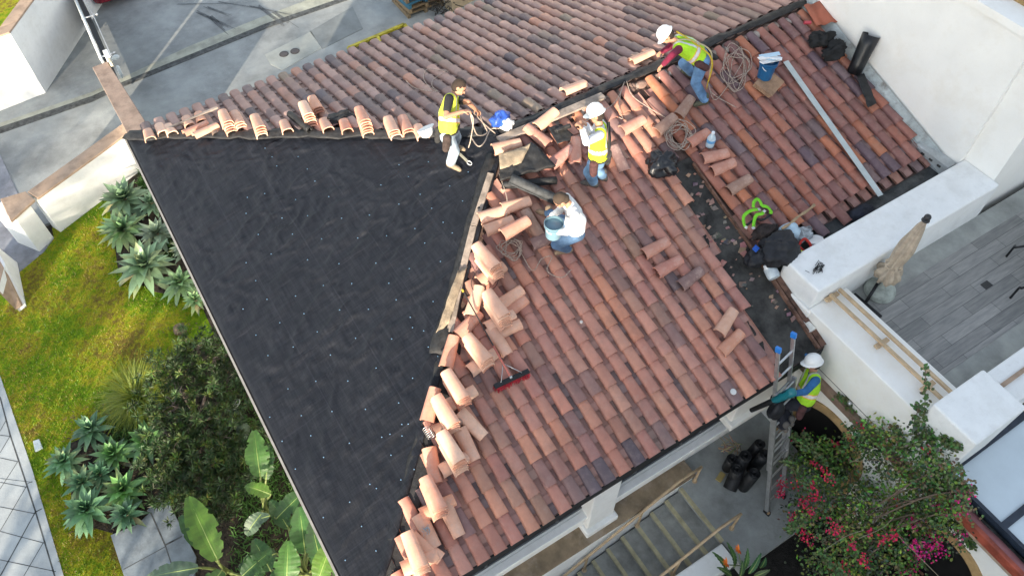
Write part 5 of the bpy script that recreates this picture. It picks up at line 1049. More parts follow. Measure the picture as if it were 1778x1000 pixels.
mb = MB(); w0, w1 = at(785,22,pz), at(880,-30,pz); d = (w1-w0).normalized(); n_ = V((-d.y, d.x, 0)); mb.prism([pp(w0+n_*0), pp(w0+d*4), pp(w0+d*4+n_*.3), pp(w0+n_*.3)], pz, pz+1.4); tag(build(mb, 'tan_wall', mat('tan_stucco', (.46, .36, .24), .85, var=.06, scale=2, bump=.2)), 'plain tan wall behind the pallets at the far eave', 'wall', kind='thing')
# yellow frame
t = thing('yellow_frame', 'yellow painted metal frame around brown mats on the driveway', 'frame', at(655, 75, pz))
cs = [at(605,84,pz+.12), at(702,43,pz+.12), at(720,68,pz+.12), at(622,110,pz+.12)]
for i, (a, b) in enumerate(((0, 1), (1, 2), (2, 3), (3, 0))): build(MB().box((-.045, 0, -.03), (.045, (cs[b]-cs[a]).length, .03), M=frame(cs[a], cs[b]-cs[a], (0, 0, 1))), 'frame_bar', mat('yellow_paint', (.42, .36, .03), .6, var=.2, scale=6), t)
m0 = (cs[0]+cs[1])/2; m1 = (cs[2]+cs[3])/2; build(MB().box((-.04, 0, -.028), (.04, (m1-m0).length, .032), M=frame(m0, m1-m0, (0, 0, 1))), 'frame_bar', mat('yellow_paint', (.42, .36, .03)), t)
build(MB().prism([pp(c) for c in cs], pz+.03, pz+.09), 'mat_infill', mat('brown_mat', (.10, .075, .06), .9, var=.3, scale=20, bump=.6), t)
# parked car, mostly beyond the edge of the picture
cpos = at(226,12,pz); car = thing('parked_car', 'dark red car parked on the driveway by the gate, only its bumper corner showing', 'car', (cpos.x, cpos.y+.2, pz), R(8))
mb = MB(); sec = []
prof = [(0, .38, .25, .55), (.06, .62, .2, .80), (.5, .78, .18, .86), (1.25, .86, .18, .90), (1.5, .92, .18, .90), (2.2, 1.38, .18, .72), (3.3, 1.42, .18, .72), (4.0, 1.0, .18, .88), (4.5, .92, .2, .86), (4.6, .5, .3, .7)]
vs = []
for y, zt_, zb_, hw in prof:
    for a in range(16):
        t_ = 2*math.pi*a/16; cx, sz_ = math.cos(t_), math.sin(t_); zc_ = (zt_+zb_)/2; hz = (zt_-zb_)/2; vs.append((hw*math.copysign(abs(cx)**.45, cx), y, zc_+hz*math.copysign(abs(sz_)**.55, sz_)))
mb.add(vs, [(i*16+k, i*16+(k+1) % 16, (i+1)*16+(k+1) % 16, (i+1)*16+k) for i in range(len(prof)-1) for k in range(16)]+[tuple(range(16))[::-1], tuple(range(9*16, 10*16))]); build(mb, 'body', mat('dark_red_paint', (.28, .02, .035), .25, var=.05, bump=0, spec=.6), car, smooth=True, world=False)
for sx_ in (-.8, .8):
    for y in (.85, 3.7):
        w_ = build(MB().lathe([(.18, -.1), (.31, -.1), (.33, -.06), (.33, .06), (.31, .1), (.18, .1)], 24, None, Mrot((sx_, y, .33), 0, 90, 0)), 'wheel', M_black, car, smooth=True, world=False, auto=40); build(MB().lathe([(0, -.09), (.19, -.09), (.19, .09), (0, .09)], 16, (.5, .5, .52), Mrot((sx_, y, .33), 0, 90, 0)), 'rim', M_gloss, w_, world=False)
for sx_ in (-.6, .6): build(MB().ell((sx_, .09, .60), (.16, .07, .06), (.75, .78, .8)), 'headlight', M_gloss, car, smooth=True, world=False)
build(MB().box((-.62, 1.62, .98), (.62, 1.70, 1.02)), 'windscreen', M_dark, car, world=False)
# wall mounted bits of white conduit by the terrace facade
mb = MB(); mb.tube([atX(1478,698,X0-.02)-V((.02,0,0)), atX(1478,698,X0-.02)-V((.06,0,0))], .03, 10); tag(build(mb, 'wall_light', M_steel, smooth=True), 'small round metal fitting on the brown ledge of the terrace building', 'wall fitting')
# ================================================================ PLANTS
def leafblade(mb, M, L, wd, curl, c, c2=None, seg=7, fold=.25, prof=None, sway=0):
    """blade growing along local y from the origin, curling down by CURL radians"""
    pts = []; y = z = 0; a = 0
    for i in range(seg+1):
        t = i/seg; w_ = wd*(prof(t) if prof else (math.sin(math.pi*min(1, t*.85+.15))**.8)*(1-t**6)); x = sway*t*t*L
        pts.append([M @ V((x-w_, y, z+fold*w_)), M @ V((x, y, z)), M @ V((x+w_, y, z+fold*w_))]); a -= curl/seg; y += L/seg*math.cos(a); z += L/seg*math.sin(a)
    n = len(mb.v); mb.v += [tuple(p) for r in pts for p in r]
    for i in range(seg):
        t = i/seg; cc = c if not c2 else tuple(c[k]*(1-t**2)+c2[k]*t**2 for k in range(3))
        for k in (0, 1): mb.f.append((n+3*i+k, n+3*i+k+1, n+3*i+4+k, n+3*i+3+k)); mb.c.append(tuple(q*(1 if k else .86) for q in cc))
def agave(px, py, rp, label, seed, z=GZ, up_=.28, n=40, tone=(.10, .19, .125), tip=(.24, .27, .13)):
    p = at(px, py, z+up_); rnd = random.Random(seed); r = rp/86
    t = thing('agave', label, 'agave', (p.x, p.y, z), 0, 'agaves in the garden'); mb = MB(); ph = 0
    for k in range(n):
        f = k/n; el = R(82-86*f**.8+rnd.uniform(-7, 7)); ph += 2.39996+rnd.uniform(-.15, .15); L = r*(.45+.62*f**.6)*rnd.uniform(.85, 1.12)
        g = rnd.uniform(.7, 1.3); c = tuple(q*g*(1.18-.35*f) for q in tone); c2 = tuple(q*g for q in tip) if rnd.random() < .4 else tuple(q*1.25 for q in c)
        if f > .8 and rnd.random() < .25: c = (.22*g, .19*g, .10*g)
        M = Matrix.Translation(p+V((0, 0, -.10*f))) @ Matrix.Rotation(ph, 4, 'Z') @ Matrix.Rotation(el, 4, 'X') @ Matrix.Translation((0, .015, 0)); leafblade(mb, M, L, r*.135*rnd.uniform(.85, 1.15), rnd.uniform(-.1, .55)+.5*f, c, c2)
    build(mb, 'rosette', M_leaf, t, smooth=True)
    mb = MB(); mb.tube([(p.x, p.y, z-.05), (p.x+.02, p.y, p.z)], [.06, .045], 7); build(mb, 'stem', M_wood, t)
for k, (x, y, r, lb) in enumerate([(215,345,56,'grey-green agave nearest the white garden wall'),(213,398,50,'spiky agave second from the garden wall'),(272,405,42,'small grey agave between two large ones close to the roof edge'),(250,462,64,'largest pale blue-green agave in the upper group'),(312,490,40,'dark green agave at the lower right end of the upper group'),(322,430,36,'small dark agave half under the roof edge'),(262,352,34,'small fresh green agave close to the roof corner'),(338,520,26,'tiny agave tucked against the roof edge'),
    (157,745,36,'agave at the top of the lower group beside the ornamental grass'),(112,800,34,'agave nearest the small valve box lid'),(196,788,38,'broad green agave in the middle of the lower group'),(142,838,34,'yellow-tipped agave at the sidewalk side of the lower group'),(150,884,44,'large agave at the bottom sidewalk corner of the lower group'),(214,850,40,'deep green agave close to the concrete pad'),(218,892,30,'bright green small agave touching the concrete pad'),(172,822,28,'dark agave hidden in the centre of the lower group'),(255,765,40,'thin greyish agave between the ornamental grass and the shrub')]):
    tn = [(.17, .27, .16), (.15, .26, .12), (.19, .25, .17)][k % 3] if k < 8 else [(.115, .24, .12), (.12, .26, .08), (.10, .21, .11)][k % 3]
    agave(x, y, r, lb, 100+k, tone=tn, n=48 if r > 45 else 36, tip=(.26, .28, .12) if k % 2 else (.15, .22, .14))
# ornamental grass clump
def clump(px, py, r, n, seed, label, name, cat, c1, c2, h=.5, wd=.006, dirb=None):
    p = at(px, py, GZ+.25); p.z = GZ; rnd = random.Random(seed); mb = MB()
    for k in range(n):
        a = rnd.uniform(0, 6.283); L = r*rnd.uniform(.7, 1.15); f = rnd.random(); c = tuple(c1[i]*(1-f)+c2[i]*f for i in range(3)); el = R(rnd.uniform(15, 85))
        M = Matrix.Translation(p+V((rnd.gauss(0, .07), rnd.gauss(0, .07), .02))) @ Matrix.Rotation(a, 4, 'Z') @ Matrix.Rotation(el, 4, 'X'); leafblade(mb, M, L, wd*rnd.uniform(.7, 1.4), rnd.uniform(.6, 1.5), c, None, seg=5, prof=lambda t: 1-t*.8)
    return tag(build(mb, name, M_leaf), label, cat)
clump(238, 685, .82, 1500, 3, 'round clump of yellow-green ornamental grass beside the dark shrub', 'ornamental_grass', 'grass clump', (.26, .28, .02), (.11, .19, .02))
# big dark shrub
t = thing('shrub', 'large dark shrub with bare grey inner branches under the roof edge', 'shrub', at(335, 730, GZ))
rnd = random.Random(12); mb = MB(); c0_ = at(340,725,GZ); tips = []
cor = [at(x, y, GZ+.75) for x, y in [(290,640),(330,612),(372,620),(395,655),(300,700),(285,750),(290,800),(310,850),(350,870),(390,700),(400,760),(345,720),(325,770),(365,800),(300,660),(380,860),(405,800)]]
for q in cor:
    b = V((c0_.x+(q.x-c0_.x)*.25, c0_.y+(q.y-c0_.y)*.3, GZ)); m_ = b*.45+q*.55+V((rnd.uniform(-.1, .1), rnd.uniform(-.1, .1), -.05)); mb.tube(spline([b, m_, q], 4), [.03-.0025*k for k in range(9)], 5, (.20, .16, .14))
    for k in range(14): e = m_.lerp(q, rnd.random()); d = V((rnd.gauss(0, 1), rnd.gauss(0, 1), rnd.gauss(.1, .5))).normalized()*rnd.uniform(.12, .38); f = e+d*.5+V((rnd.uniform(-.05, .05), rnd.uniform(-.05, .05), 0)); mb.tube([e, f, e+d], [.009, .006, .003], 4, (.19, .155, .14)); tips.append(e+d)
build(mb, 'branches', mat('grey_bark', (.9, .9, .9), .85, attr=True, scale=12, bump=.4), t)
mb = MB(); allc = [(q, .24) for q in cor]
for k in range(880):
    q, s_ = rnd.choice(allc); c = q+V((rnd.gauss(0, s_), rnd.gauss(0, s_), rnd.gauss(-.05, .16)))
    inner = (V((c.x-c0_.x, (c.y-c0_.y)*.62, 0))).length
    if inner < .40 and rnd.random() < .5: continue
    b_ = rnd.random(); cc = (.028+.085*b_**4, .058+.11*b_**4, .014+.015*b_)
    for j in range(34):
        d = V((rnd.gauss(0, 1), rnd.gauss(0, 1), rnd.gauss(.5, .7))).normalized(); M = frame(c+d*.02, d, V((rnd.gauss(0, 1), rnd.gauss(0, 1), rnd.gauss(0, 1)))); leafblade(mb, M, rnd.uniform(.06, .12), .009, rnd.uniform(0, .6), tuple(q_*rnd.uniform(.7, 1.4) for q_ in cc), None, seg=2, prof=lambda t: 1-t*.7)
build(mb, 'foliage', M_leaf, t)
# paddle-leaved plants
def paddle(mb, base, tip, wd, bow, c, seed, split=.3, rollx=0):
    base, tip = V(base), V(tip); d = tip-base; L = d.length; F_ = frame(base, d, V((.1, -.25, 1))) @ Matrix.Rotation(rollx, 4, 'Y'); rnd = random.Random(seed); n = 22; g = []
    for i in range(n+1):
        t_ = i/n; w0 = wd*.74*(math.sin(math.pi*(t_*.90+.06)**.85)**.8); row = []; cut = rnd.random() < split and .15 < t_ < .95
        for k in range(-4, 5):
            u = k/4; w_ = w0*(1-(.25 if cut and abs(k) == 4 else 0)*rnd.random()); row.append(F_ @ V((w_*u, L*t_+.03*abs(u)*L*.6, bow*L*(4*t_*(1-t_))*.5-bow*L*t_*t_*.7+.18*w_*abs(u)+.010*math.sin(i*2.2)*abs(u))))
        g.append(row)
    vs = [q for r_ in g for q in r_]; fs = []; cs = []
    for i in range(n):
        for k in range(8): 
            if split and abs(k-3.5) > 2.5 and rnd.random() < split*.25: continue
            fs.append((i*9+k, i*9+k+1, (i+1)*9+k+1, (i+1)*9+k)); cs.append(tuple(q*(1+.07*math.sin(i*2.2)+rnd.uniform(-.05, .05)) for q in c) if k not in (3, 4) else tuple(q*1.25 for q in c))
    o = len(mb.v); mb.v += [tuple(v) for v in vs]; mb.f += [tuple(a+o for a in f) for f in fs]; mb.c += cs
    mb.tube([F_ @ V((0, L*t_, bow*L*(4*t_*(1-t_))*.5-bow*L*t_*t_*.7-.004)) for t_ in [k/10 for k in range(11)]], [.012*(1-.07*k) for k in range(11)], 5, (.24, .32, .10))
def paddle_plant(ctr, leaves, label, seed, name='giant_bird_of_paradise'):
    c = at(*ctr, GZ+.4); c.z = GZ; t = thing(name, label, 'plant', c, 0, 'broad-leaved plants by the roof edge'); ms = MB()
    for k, (b, tp_, wd, zb, zt_, bow, cc) in enumerate(leaves):
        B_, T_ = at(*b, GZ+zb), at(*tp_, GZ+zt_); mb = MB(); paddle(mb, B_, T_, wd, bow, cc, seed+k); build(mb, 'leaf', M_leaf, t, smooth=True)
        ms.tube(spline([(c.x+.05*math.cos(k*2), c.y+.05*math.sin(k*2), GZ-.05), ((c.x*1.2+B_.x*.8)/2, (c.y*1.2+B_.y*.8)/2, GZ+zb*.55), B_], 5), [.035-.002*q for q in range(11)], 6, (.16, .20, .07))
    build(ms, 'stalks', M_leaf, t, smooth=True)
G1, G2, G3, G4 = (.040, .105, .020), (.024, .068, .016), (.06, .10, .065), (.062, .13, .016)
paddle_plant((385,985), [((378,972),(326,862),.30,1.3,1.7,.12,G4), ((362,955),(312,895),.20,1.0,1.2,.1,G2), ((345,985),(252,1002),.20,1.0,.9,.1,G3), ((420,1000),(470,955),.20,1.0,1.1,.15,G2), ((385,990),(350,1040),.22,1.0,1.1,.1,G1)], 'broad-leaved plant with a big bright green leaf beside the concrete pad', 500)
paddle_plant((452,880), [((452,828),(441,748),.26,1.1,1.5,.12,G1), ((462,832),(468,775),.16,1.0,1.3,.1,G2), ((470,858),(425,842),.17,1.2,1.3,.2,G4), ((455,890),(425,930),.17,1.0,.8,.2,G3), ((468,895),(420,912),.14,1.0,.8,.2,G3), ((480,900),(530,850),.22,.8,1.0,.1,G2)], 'broad-leaved plant with folded leaves in the middle below the valve', 520)
paddle_plant((520,985), [((498,1012),(500,940),.26,1.2,1.5,.12,G1), ((470,990),(440,935),.20,1.0,1.1,.1,G2), ((552,1008),(577,938),.24,1.1,1.3,.1,G4), ((530,960),(520,880),.28,.7,1.0,.1,(.035, .10, .025)), ((545,930),(560,880),.22,.6,.9,.1,(.03, .09, .025)), ((520,985),(465,1010),.22,.9,1.0,.1,G2), ((500,915),(470,868),.2,.6,.8,.1,(.035, .09, .03)), ((480,960),(415,985),.24,.7,.8,.15,(.022, .065, .016)), ((560,990),(540,905),.24,.8,1.0,.15,(.025, .075, .02)), ((440,1010),(448,945),.24,.8,.95,.12,(.028, .08, .018)), ((590,1015),(600,960),.2,.8,1.0,.1,(.04, .1, .02))], 'broad-leaved plant tucked against the roof edge at the bottom of the garden', 540)
# low green ground cover and leaf litter
mb = MB(); rnd = random.Random(31)
for k in range(4200):
    px, py = rnd.choice([(rnd.uniform(400, 560), rnd.uniform(820, 1000)), (rnd.uniform(390, 470), rnd.uniform(650, 800)), (rnd.uniform(240, 300), rnd.uniform(295, 340)), (rnd.uniform(285, 335), rnd.uniform(340, 440)), (rnd.uniform(420, 520), rnd.uniform(760, 900)), (rnd.uniform(190, 260), rnd.uniform(720, 800))])
    p = at(px, py, GZ+.08); d = V((rnd.gauss(0, 1), rnd.gauss(0, 1), rnd.uniform(.2, 1.4))).normalized(); g = rnd.uniform(.6, 1.3)
    leafblade(mb, frame(p-V((0, 0, .06)), d, V((rnd.gauss(0, 1), rnd.gauss(0, 1), 1))), rnd.uniform(.08, .2), .011, .6, (.07*g, .17*g, .03*g), None, seg=3)
tag(build(mb, 'ground_cover', M_leaf), 'strappy green ground cover filling the planting bed', 'ground cover', kind='stuff')
mb = MB(); rnd = random.Random(32)
for k in range(2200):
    px, py = rnd.uniform(110, 560), rnd.uniform(560, 1000); p = at(px, py, GZ+.02)
    a = rnd.uniform(0, 6.3); s_ = rnd.uniform(.01, .035); g = rnd.uniform(.4, 1.3)
    if px < 270-.1*(py-560) and not (700 < py < 925 and px > 90): continue
    u = V((math.cos(a), math.sin(a), rnd.uniform(-.3, .3)))*s_; v = V((-math.sin(a), math.cos(a), rnd.uniform(-.3, .3)))*s_*.4
    mb.add([p-u, p+v, p+u, p-v], [(0, 1, 2, 3)], (.14*g, .09*g, .05*g))
tag(build(mb, 'leaf_litter', M_leaf), 'dry brown leaf litter on the soil of the planting bed', 'leaf litter', kind='stuff')
# lawn blades
mb = MB(); rnd = random.Random(33)
def inpoly(x, y, P):
    r = False; j = len(P)-1
    for i in range(len(P)):
        if (P[i][1] > y) != (P[j][1] > y) and x < (P[j][0]-P[i][0])*(y-P[i][1])/(P[j][1]-P[i][1])+P[i][0]: r = not r
        j = i
    return r
LP = [(236,290),(90,396),(94,414),(76,438),(20,484),(-20,510),(0,652),(55,812),(112,1004),(215,1004),(190,930),(120,900),(118,770),(262,690),(300,620),(360,560),(270,510),(205,470),(180,330)]
k = 0
while k < 15000:
    px, py = rnd.uniform(-10, 330), rnd.uniform(290, 1003)
    if not inpoly(px, py, LP): continue
    k += 1; p = at(px, py, GZ); nz = fbm((p.x*.9, p.y*.9, 3)); h = rnd.uniform(.02, .05)*(1.4 if nz > .1 else 1); a = rnd.uniform(0, 6.3); w_ = V((math.cos(a), math.sin(a), 0))*.006; l_ = V((rnd.gauss(0, .015), rnd.gauss(0, .015), h)); g = rnd.uniform(.6, 1.3)
    c = (.13*g, .22*g, .02*g) if rnd.random() < .55+nz else (.26*g, .20*g, .05*g); mb.add([p-w_, p+w_, p+l_], [(0, 1, 2)], c)
tag(build(mb, 'grass_blades', M_leaf), 'short green and straw-coloured blades of the lawn', 'grass', kind='stuff')
# stump and valve
t = crumple(at(312,572,GZ+.08), (.13,.13,.12), 91, .3, n=22); tag(build(t, 'tree_stump', mat('stump_wood', (.16, .12, .08), .9, var=.3, scale=9, bump=.8), smooth=True), 'small brown cut tree stump on the lawn by the dark shrub', 'stump', kind='thing')
t = thing('valve', 'green backflow valve with a spoked hand wheel beside the roof edge', 'valve', at(420, 740, GZ))
wc = at(406,703,GZ+.75); dv = V((-.25, .35, .75)).normalized(); F_ = frame(wc, dv, (0, 0, 1)); mb = MB()
ringp = [F_ @ V((.125*math.cos(a), 0, .125*math.sin(a))) for a in [2*math.pi*k/24 for k in range(25)]]; mb.tube(ringp, .011, 6, cap=False)
for k in range(5): a = 2*math.pi*k/5; mb.tube([F_ @ V((0, 0, 0)), F_ @ V((.125*math.cos(a), 0, .125*math.sin(a)))], .008, 5)
build(mb, 'hand_wheel', mat('pale_cast_iron', (.30, .33, .27), .6, var=.15, metal=.3), t, smooth=True)
mb = MB(); c1_ = at(416,730,GZ+.45); mb.tube([wc, c1_], .03, 8, None); mb.tube([c1_+V((0, .25, 0)), c1_, at(424,770,GZ+.35), at(432,800,GZ+.3)], [.07, .08, .075, .07], 12); mb.ell(at(422,745,GZ+.42), (.12, .12, .14)); mb.tube([c1_+V((0, .25, 0)), c1_+V((0, .25, -.5))], .065, 10); mb.tube([at(432,800,GZ+.3), at(432,800,GZ+.3)-V((0, 0, .35))], .065, 10)
build(mb, 'pipe_body', mat('green_cast_iron', (.10, .15, .10), .6, var=.25, scale=10, bump=.3, dirt=((.22, .22, .15), .5, 8)), t, smooth=True)
# bird of paradise with orange flowers
c = at(1285,985,CZ-.2); t = thing('bird_of_paradise', 'dark green bird of paradise plant with two orange flowers by the steps', 'plant', (c.x, c.y, CZ-.12)); rnd = random.Random(5)
for k, (bx, by, tx, ty, zt_) in enumerate([(1262,990,1243,960,.75),(1275,985,1268,945,.85),(1290,990,1300,955,.6),(1300,995,1322,962,.5),(1270,1000,1250,985,.6),(1310,1000,1335,990,.5),(1285,1000,1290,975,.5),(1262,1005,1240,1008,.5),(1320,985,1330,970,.45)]):
    mb = MB(); paddle(mb, at(bx, by, CZ+.15), at(tx, ty, CZ+zt_*.8), .065, .15, (.035*rnd.uniform(.7, 1.5), .09*rnd.uniform(.8, 1.3), .03), 700+k, split=0); build(mb, 'leaf', M_leaf, t, smooth=True)
for px, py in ((1283,955), (1262,978)):
    q = at(px, py, CZ+.75); mb = MB(); mb.tube([(c.x, c.y, CZ-.1), q-V((0, 0, .05))], .008, 5, (.15, .22, .08)); fl = build(mb, 'flower_stem', M_leaf, t); mb = MB()
    for k in range(6): a = R(-20+k*34); M = Matrix.Translation(q) @ Matrix.Rotation(a, 4, 'Z') @ Matrix.Rotation(R(35), 4, 'X'); leafblade(mb, M, .11, .016, -.1, (.75, .14, .02) if k % 2 else (.80, .22, .02), None, seg=3)
    build(mb, 'flower', M_leaf, fl, world=False)
# bougainvillea
bg = thing('bougainvillea', 'large bougainvillea bush with crimson and magenta flowers climbing the terrace building', 'bush', (6.9, -2.2, CZ)); rnd = random.Random(44)
def bpt():
    while True:
        px, py = rnd.uniform(1362, 1690), rnd.uniform(735, 1000)
        f = ((px-1522)/150)**2+((py-868)/128)**2
        if f < 1+.62*noise.noise(V((px*.022, py*.022, 5))) or (abs((py-985)) < 20 and 1400 < px < 1590): break
    z = -2.3+1.15*math.sqrt(max(0, 1-min(1, f)))*rnd.uniform(.25, 1.0)
    p = at(px, py, z)
    if p.x > X0-.06: p = atX(px, py, X0-.06-rnd.uniform(0, .15))
    return p, px, py
mb = MB(); cl = [bpt() for _ in range(270)]
for q, px, py in cl:
    b_ = rnd.random(); base = [(.055, .10, .035), (.09, .155, .04), (.17, .26, .05), (.045, .06, .035), (.16, .12, .06)][rnd.choices(range(5), [4, 5, 2.5, 2, 1])[0]]
    for j in range(42):
        p = q+V((rnd.gauss(0, .11), rnd.gauss(0, .11), rnd.gauss(0, .10))); p.x = min(p.x, X0-.03); d = V((rnd.gauss(0, 1), rnd.gauss(0, 1), rnd.gauss(0, .8))).normalized(); M = frame(p, d, V((rnd.gauss(0, .5), rnd.gauss(0, .5), 1))); leafblade(mb, M, rnd.uniform(.035, .07), rnd.uniform(.014, .024), .4, tuple(c_*rnd.uniform(.75, 1.8) for c_ in base), None, seg=2)
shoots = [[(1570,800),(1600,740),(1606,700),(1607,640)], [(1505,780),(1490,740),(1470,700),(1458,688)], [(1570,780),(1560,755),(1548,738)], [(1610,800),(1622,770),(1612,745)], [(1400,780),(1385,765),(1378,752)], [(1620,830),(1660,840),(1690,850)], [(1640,760),(1655,768),(1668,775)], [(1400,850),(1375,810),(1365,800)], [(1640,880),(1665,910),(1680,930),(1690,950)], [(1395,900),(1378,915),(1370,920)], [(1420,960),(1450,985),(1460,1000)], [(1600,760),(1630,763),(1660,774)], [(1620,900),(1670,920),(1680,945)], [(1430,800),(1405,770),(1395,750)], [(1595,700),(1590,740),(1598,770)]]
for sidx, sh in enumerate(shoots):
    P = spline([(lambda p: atX(x, y, X0-.05) if p.x > X0-.05 else p)(at(x, y, -1.35+.2*rnd.random())) for x, y in sh], 6)
    for k, p in enumerate(P):
        for j in range(7): q = p+V((rnd.gauss(0, .028), rnd.gauss(0, .028), rnd.gauss(0, .03))); d = V((rnd.gauss(0, 1), rnd.gauss(0, 1), rnd.gauss(0, .6))).normalized(); leafblade(mb, frame(q, d, V((-.5, -.2, 1))), rnd.uniform(.04, .07), .02, .3, (.06*rnd.uniform(.6, 1.6), .11*rnd.uniform(.6, 1.5), .03), None, seg=2)
build(mb, 'foliage', M_leaf, bg)
mb = MB()
for sh in shoots: mb.tube(spline([(lambda p: atX(x, y, X0-.045) if p.x > X0-.045 else p)(at(x, y, -1.3)) for x, y in sh], 5), .006, 4, (.22, .17, .12))
for k in range(20):
    q, px, py = rnd.choice(cl); e = V((6.9+rnd.uniform(-.3, .3), -2.2+rnd.uniform(-.4, .4), CZ)); mb.tube(spline([e, e.lerp(q, .6)+V((0, 0, .5)), q], 6), .012, 5, (.20, .15, .11))
for sh in [[(1480,800),(1540,805),(1560,870),(1540,910),(1490,935)], [(1475,803),(1520,790),(1550,850)], [(1560,930),(1590,960),(1630,1000)], [(1430,955),(1470,930),(1500,920)], [(1570,770),(1565,820),(1555,860)], [(1560,865),(1620,880),(1670,900)]]: mb.tube(spline([at(x, y, -1.0) if at(x, y, -1.0).x < X0-.1 else atX(x, y, X0-.12) for x, y in sh], 6), .005, 4, (.34, .30, .20))
build(mb, 'branches', mat('grey_bark', (.9, .9, .9), .85, attr=True), bg)
FL = [(1395,750,1),(1372,758,1),(1452,770,2),(1478,768,2),(1495,740,2),(1440,832,2),(1412,845,3),(1418,862,3),(1398,873,5),(1380,896,2),(1410,890,2),(1443,905,1),(1395,925,3),(1402,935,3),(1380,820,3),(1360,840,3),(1355,855,3),(1450,920,4),(1480,948,3),(1510,925,2),(1555,930,4),(1538,938,3),(1600,895,4),(1590,905,4),(1655,880,7),(1640,890,3),(1668,862,4),(1630,875,3),(1685,857,2),(1610,780,2),(1612,815,1),(1590,945,6),(1615,935,9),(1625,945,9),(1605,955,8),(1595,965,5),(1583,988,3),(1500,975,4),(1465,985,4),(1470,995,3),(1575,998,3),(1450,985,3),(1670,925,2),(1665,940,1),(1430,815,2),(1415,805,2),(1560,870,1),(1385,840,2),(1632,930,5)]
def flower_pt(px, py, dz=0):
    f = ((px-1522)/150)**2+((py-868)/128)**2; p = at(px, py, -2.2+1.25*math.sqrt(max(0, 1-min(1, f)))); p = atX(px, py, X0-.1) if p.x > X0-.1 else p; return p
for px, py, n in FL:
    mb = MB(); q = flower_pt(px, py); mag = px > 1570 and py > 830; b_ = (.85, .03, .30) if mag else (.70, .025, .10)
    for j in range(n*9):
        p = q+V((rnd.gauss(0, .026+.007*n), rnd.gauss(0, .026+.007*n), rnd.gauss(0, .03))); p.x = min(p.x, X0-.04); d = V((rnd.gauss(0, 1), rnd.gauss(0, 1), rnd.gauss(0, .8))).normalized(); leafblade(mb, frame(p, d, V((0, -.4, 1))), .030, .017, .3, tuple(c_*rnd.uniform(.6, 1.25) for c_ in b_), None, seg=2)
    build(mb, 'flower_cluster', M_leaf, bg)
# ================================================================ PEOPLE
SK, SK2 = (.42, .22, .14), (.36, .18, .11)
def chain(p, px, L, near=True):
    p = V(p); q = ray(*px).normalized(); o = CAM-p; b = o.dot(q); c = o.dot(o)-L*L; D = b*b-c
    if D < 0: x = CAM+q*(-b); return p+(x-p).normalized()*L
    return CAM+q*(-b-math.sqrt(D) if near else -b+math.sqrt(D))
def ik(a, b, l1, l2, pole):
    d = b-a; L = min(d.length, (l1+l2)*.995); u = d.normalized(); x = (l1*l1-l2*l2+L*L)/(2*L); h = math.sqrt(max(0, l1*l1-x*x)); pv = (pole-u*pole.dot(u)).normalized(); return a+u*x+pv*h
def hand(mb, w, d, pv, side, curl=.9):
    """palm and five bent fingers; w wrist, d pointing direction, pv palm normal"""
    d = V(d).normalized(); pv = V(pv); pv = (pv-d*pv.dot(d)).normalized(); s = d.cross(pv)*side
    for k in (-1, 0, 1): mb.capsule(w+d*.01+s*.016*k, w+d*.075+s*.024*k, .017, .015, 8)
    for k, L in ((-1.5, .062), (-.5, .072), (.5, .068), (1.5, .052)):
        p = w+d*.085+s*.019*k; a = curl*.5; q = p+(d*math.cos(a)+pv*math.sin(a))*L*.5; a = curl*1.3; r_ = q+(d*math.cos(a)+pv*math.sin(a))*L*.35; a = curl*1.9; e = r_+(d*math.cos(a)+pv*math.sin(a))*L*.28
        mb.capsule(p, q, .0095, .009, 7); mb.capsule(q, r_, .009, .0085, 7); mb.capsule(r_, e, .0085, .0075, 7)
    p = w+d*.03-s*.03; q = p+(d*.6-s*.6+pv*.5).normalized()*.038; mb.capsule(p, q, .011, .010, 7); mb.capsule(q, q+(d*.8+pv*.5).normalized()*.03, .010, .008, 7)
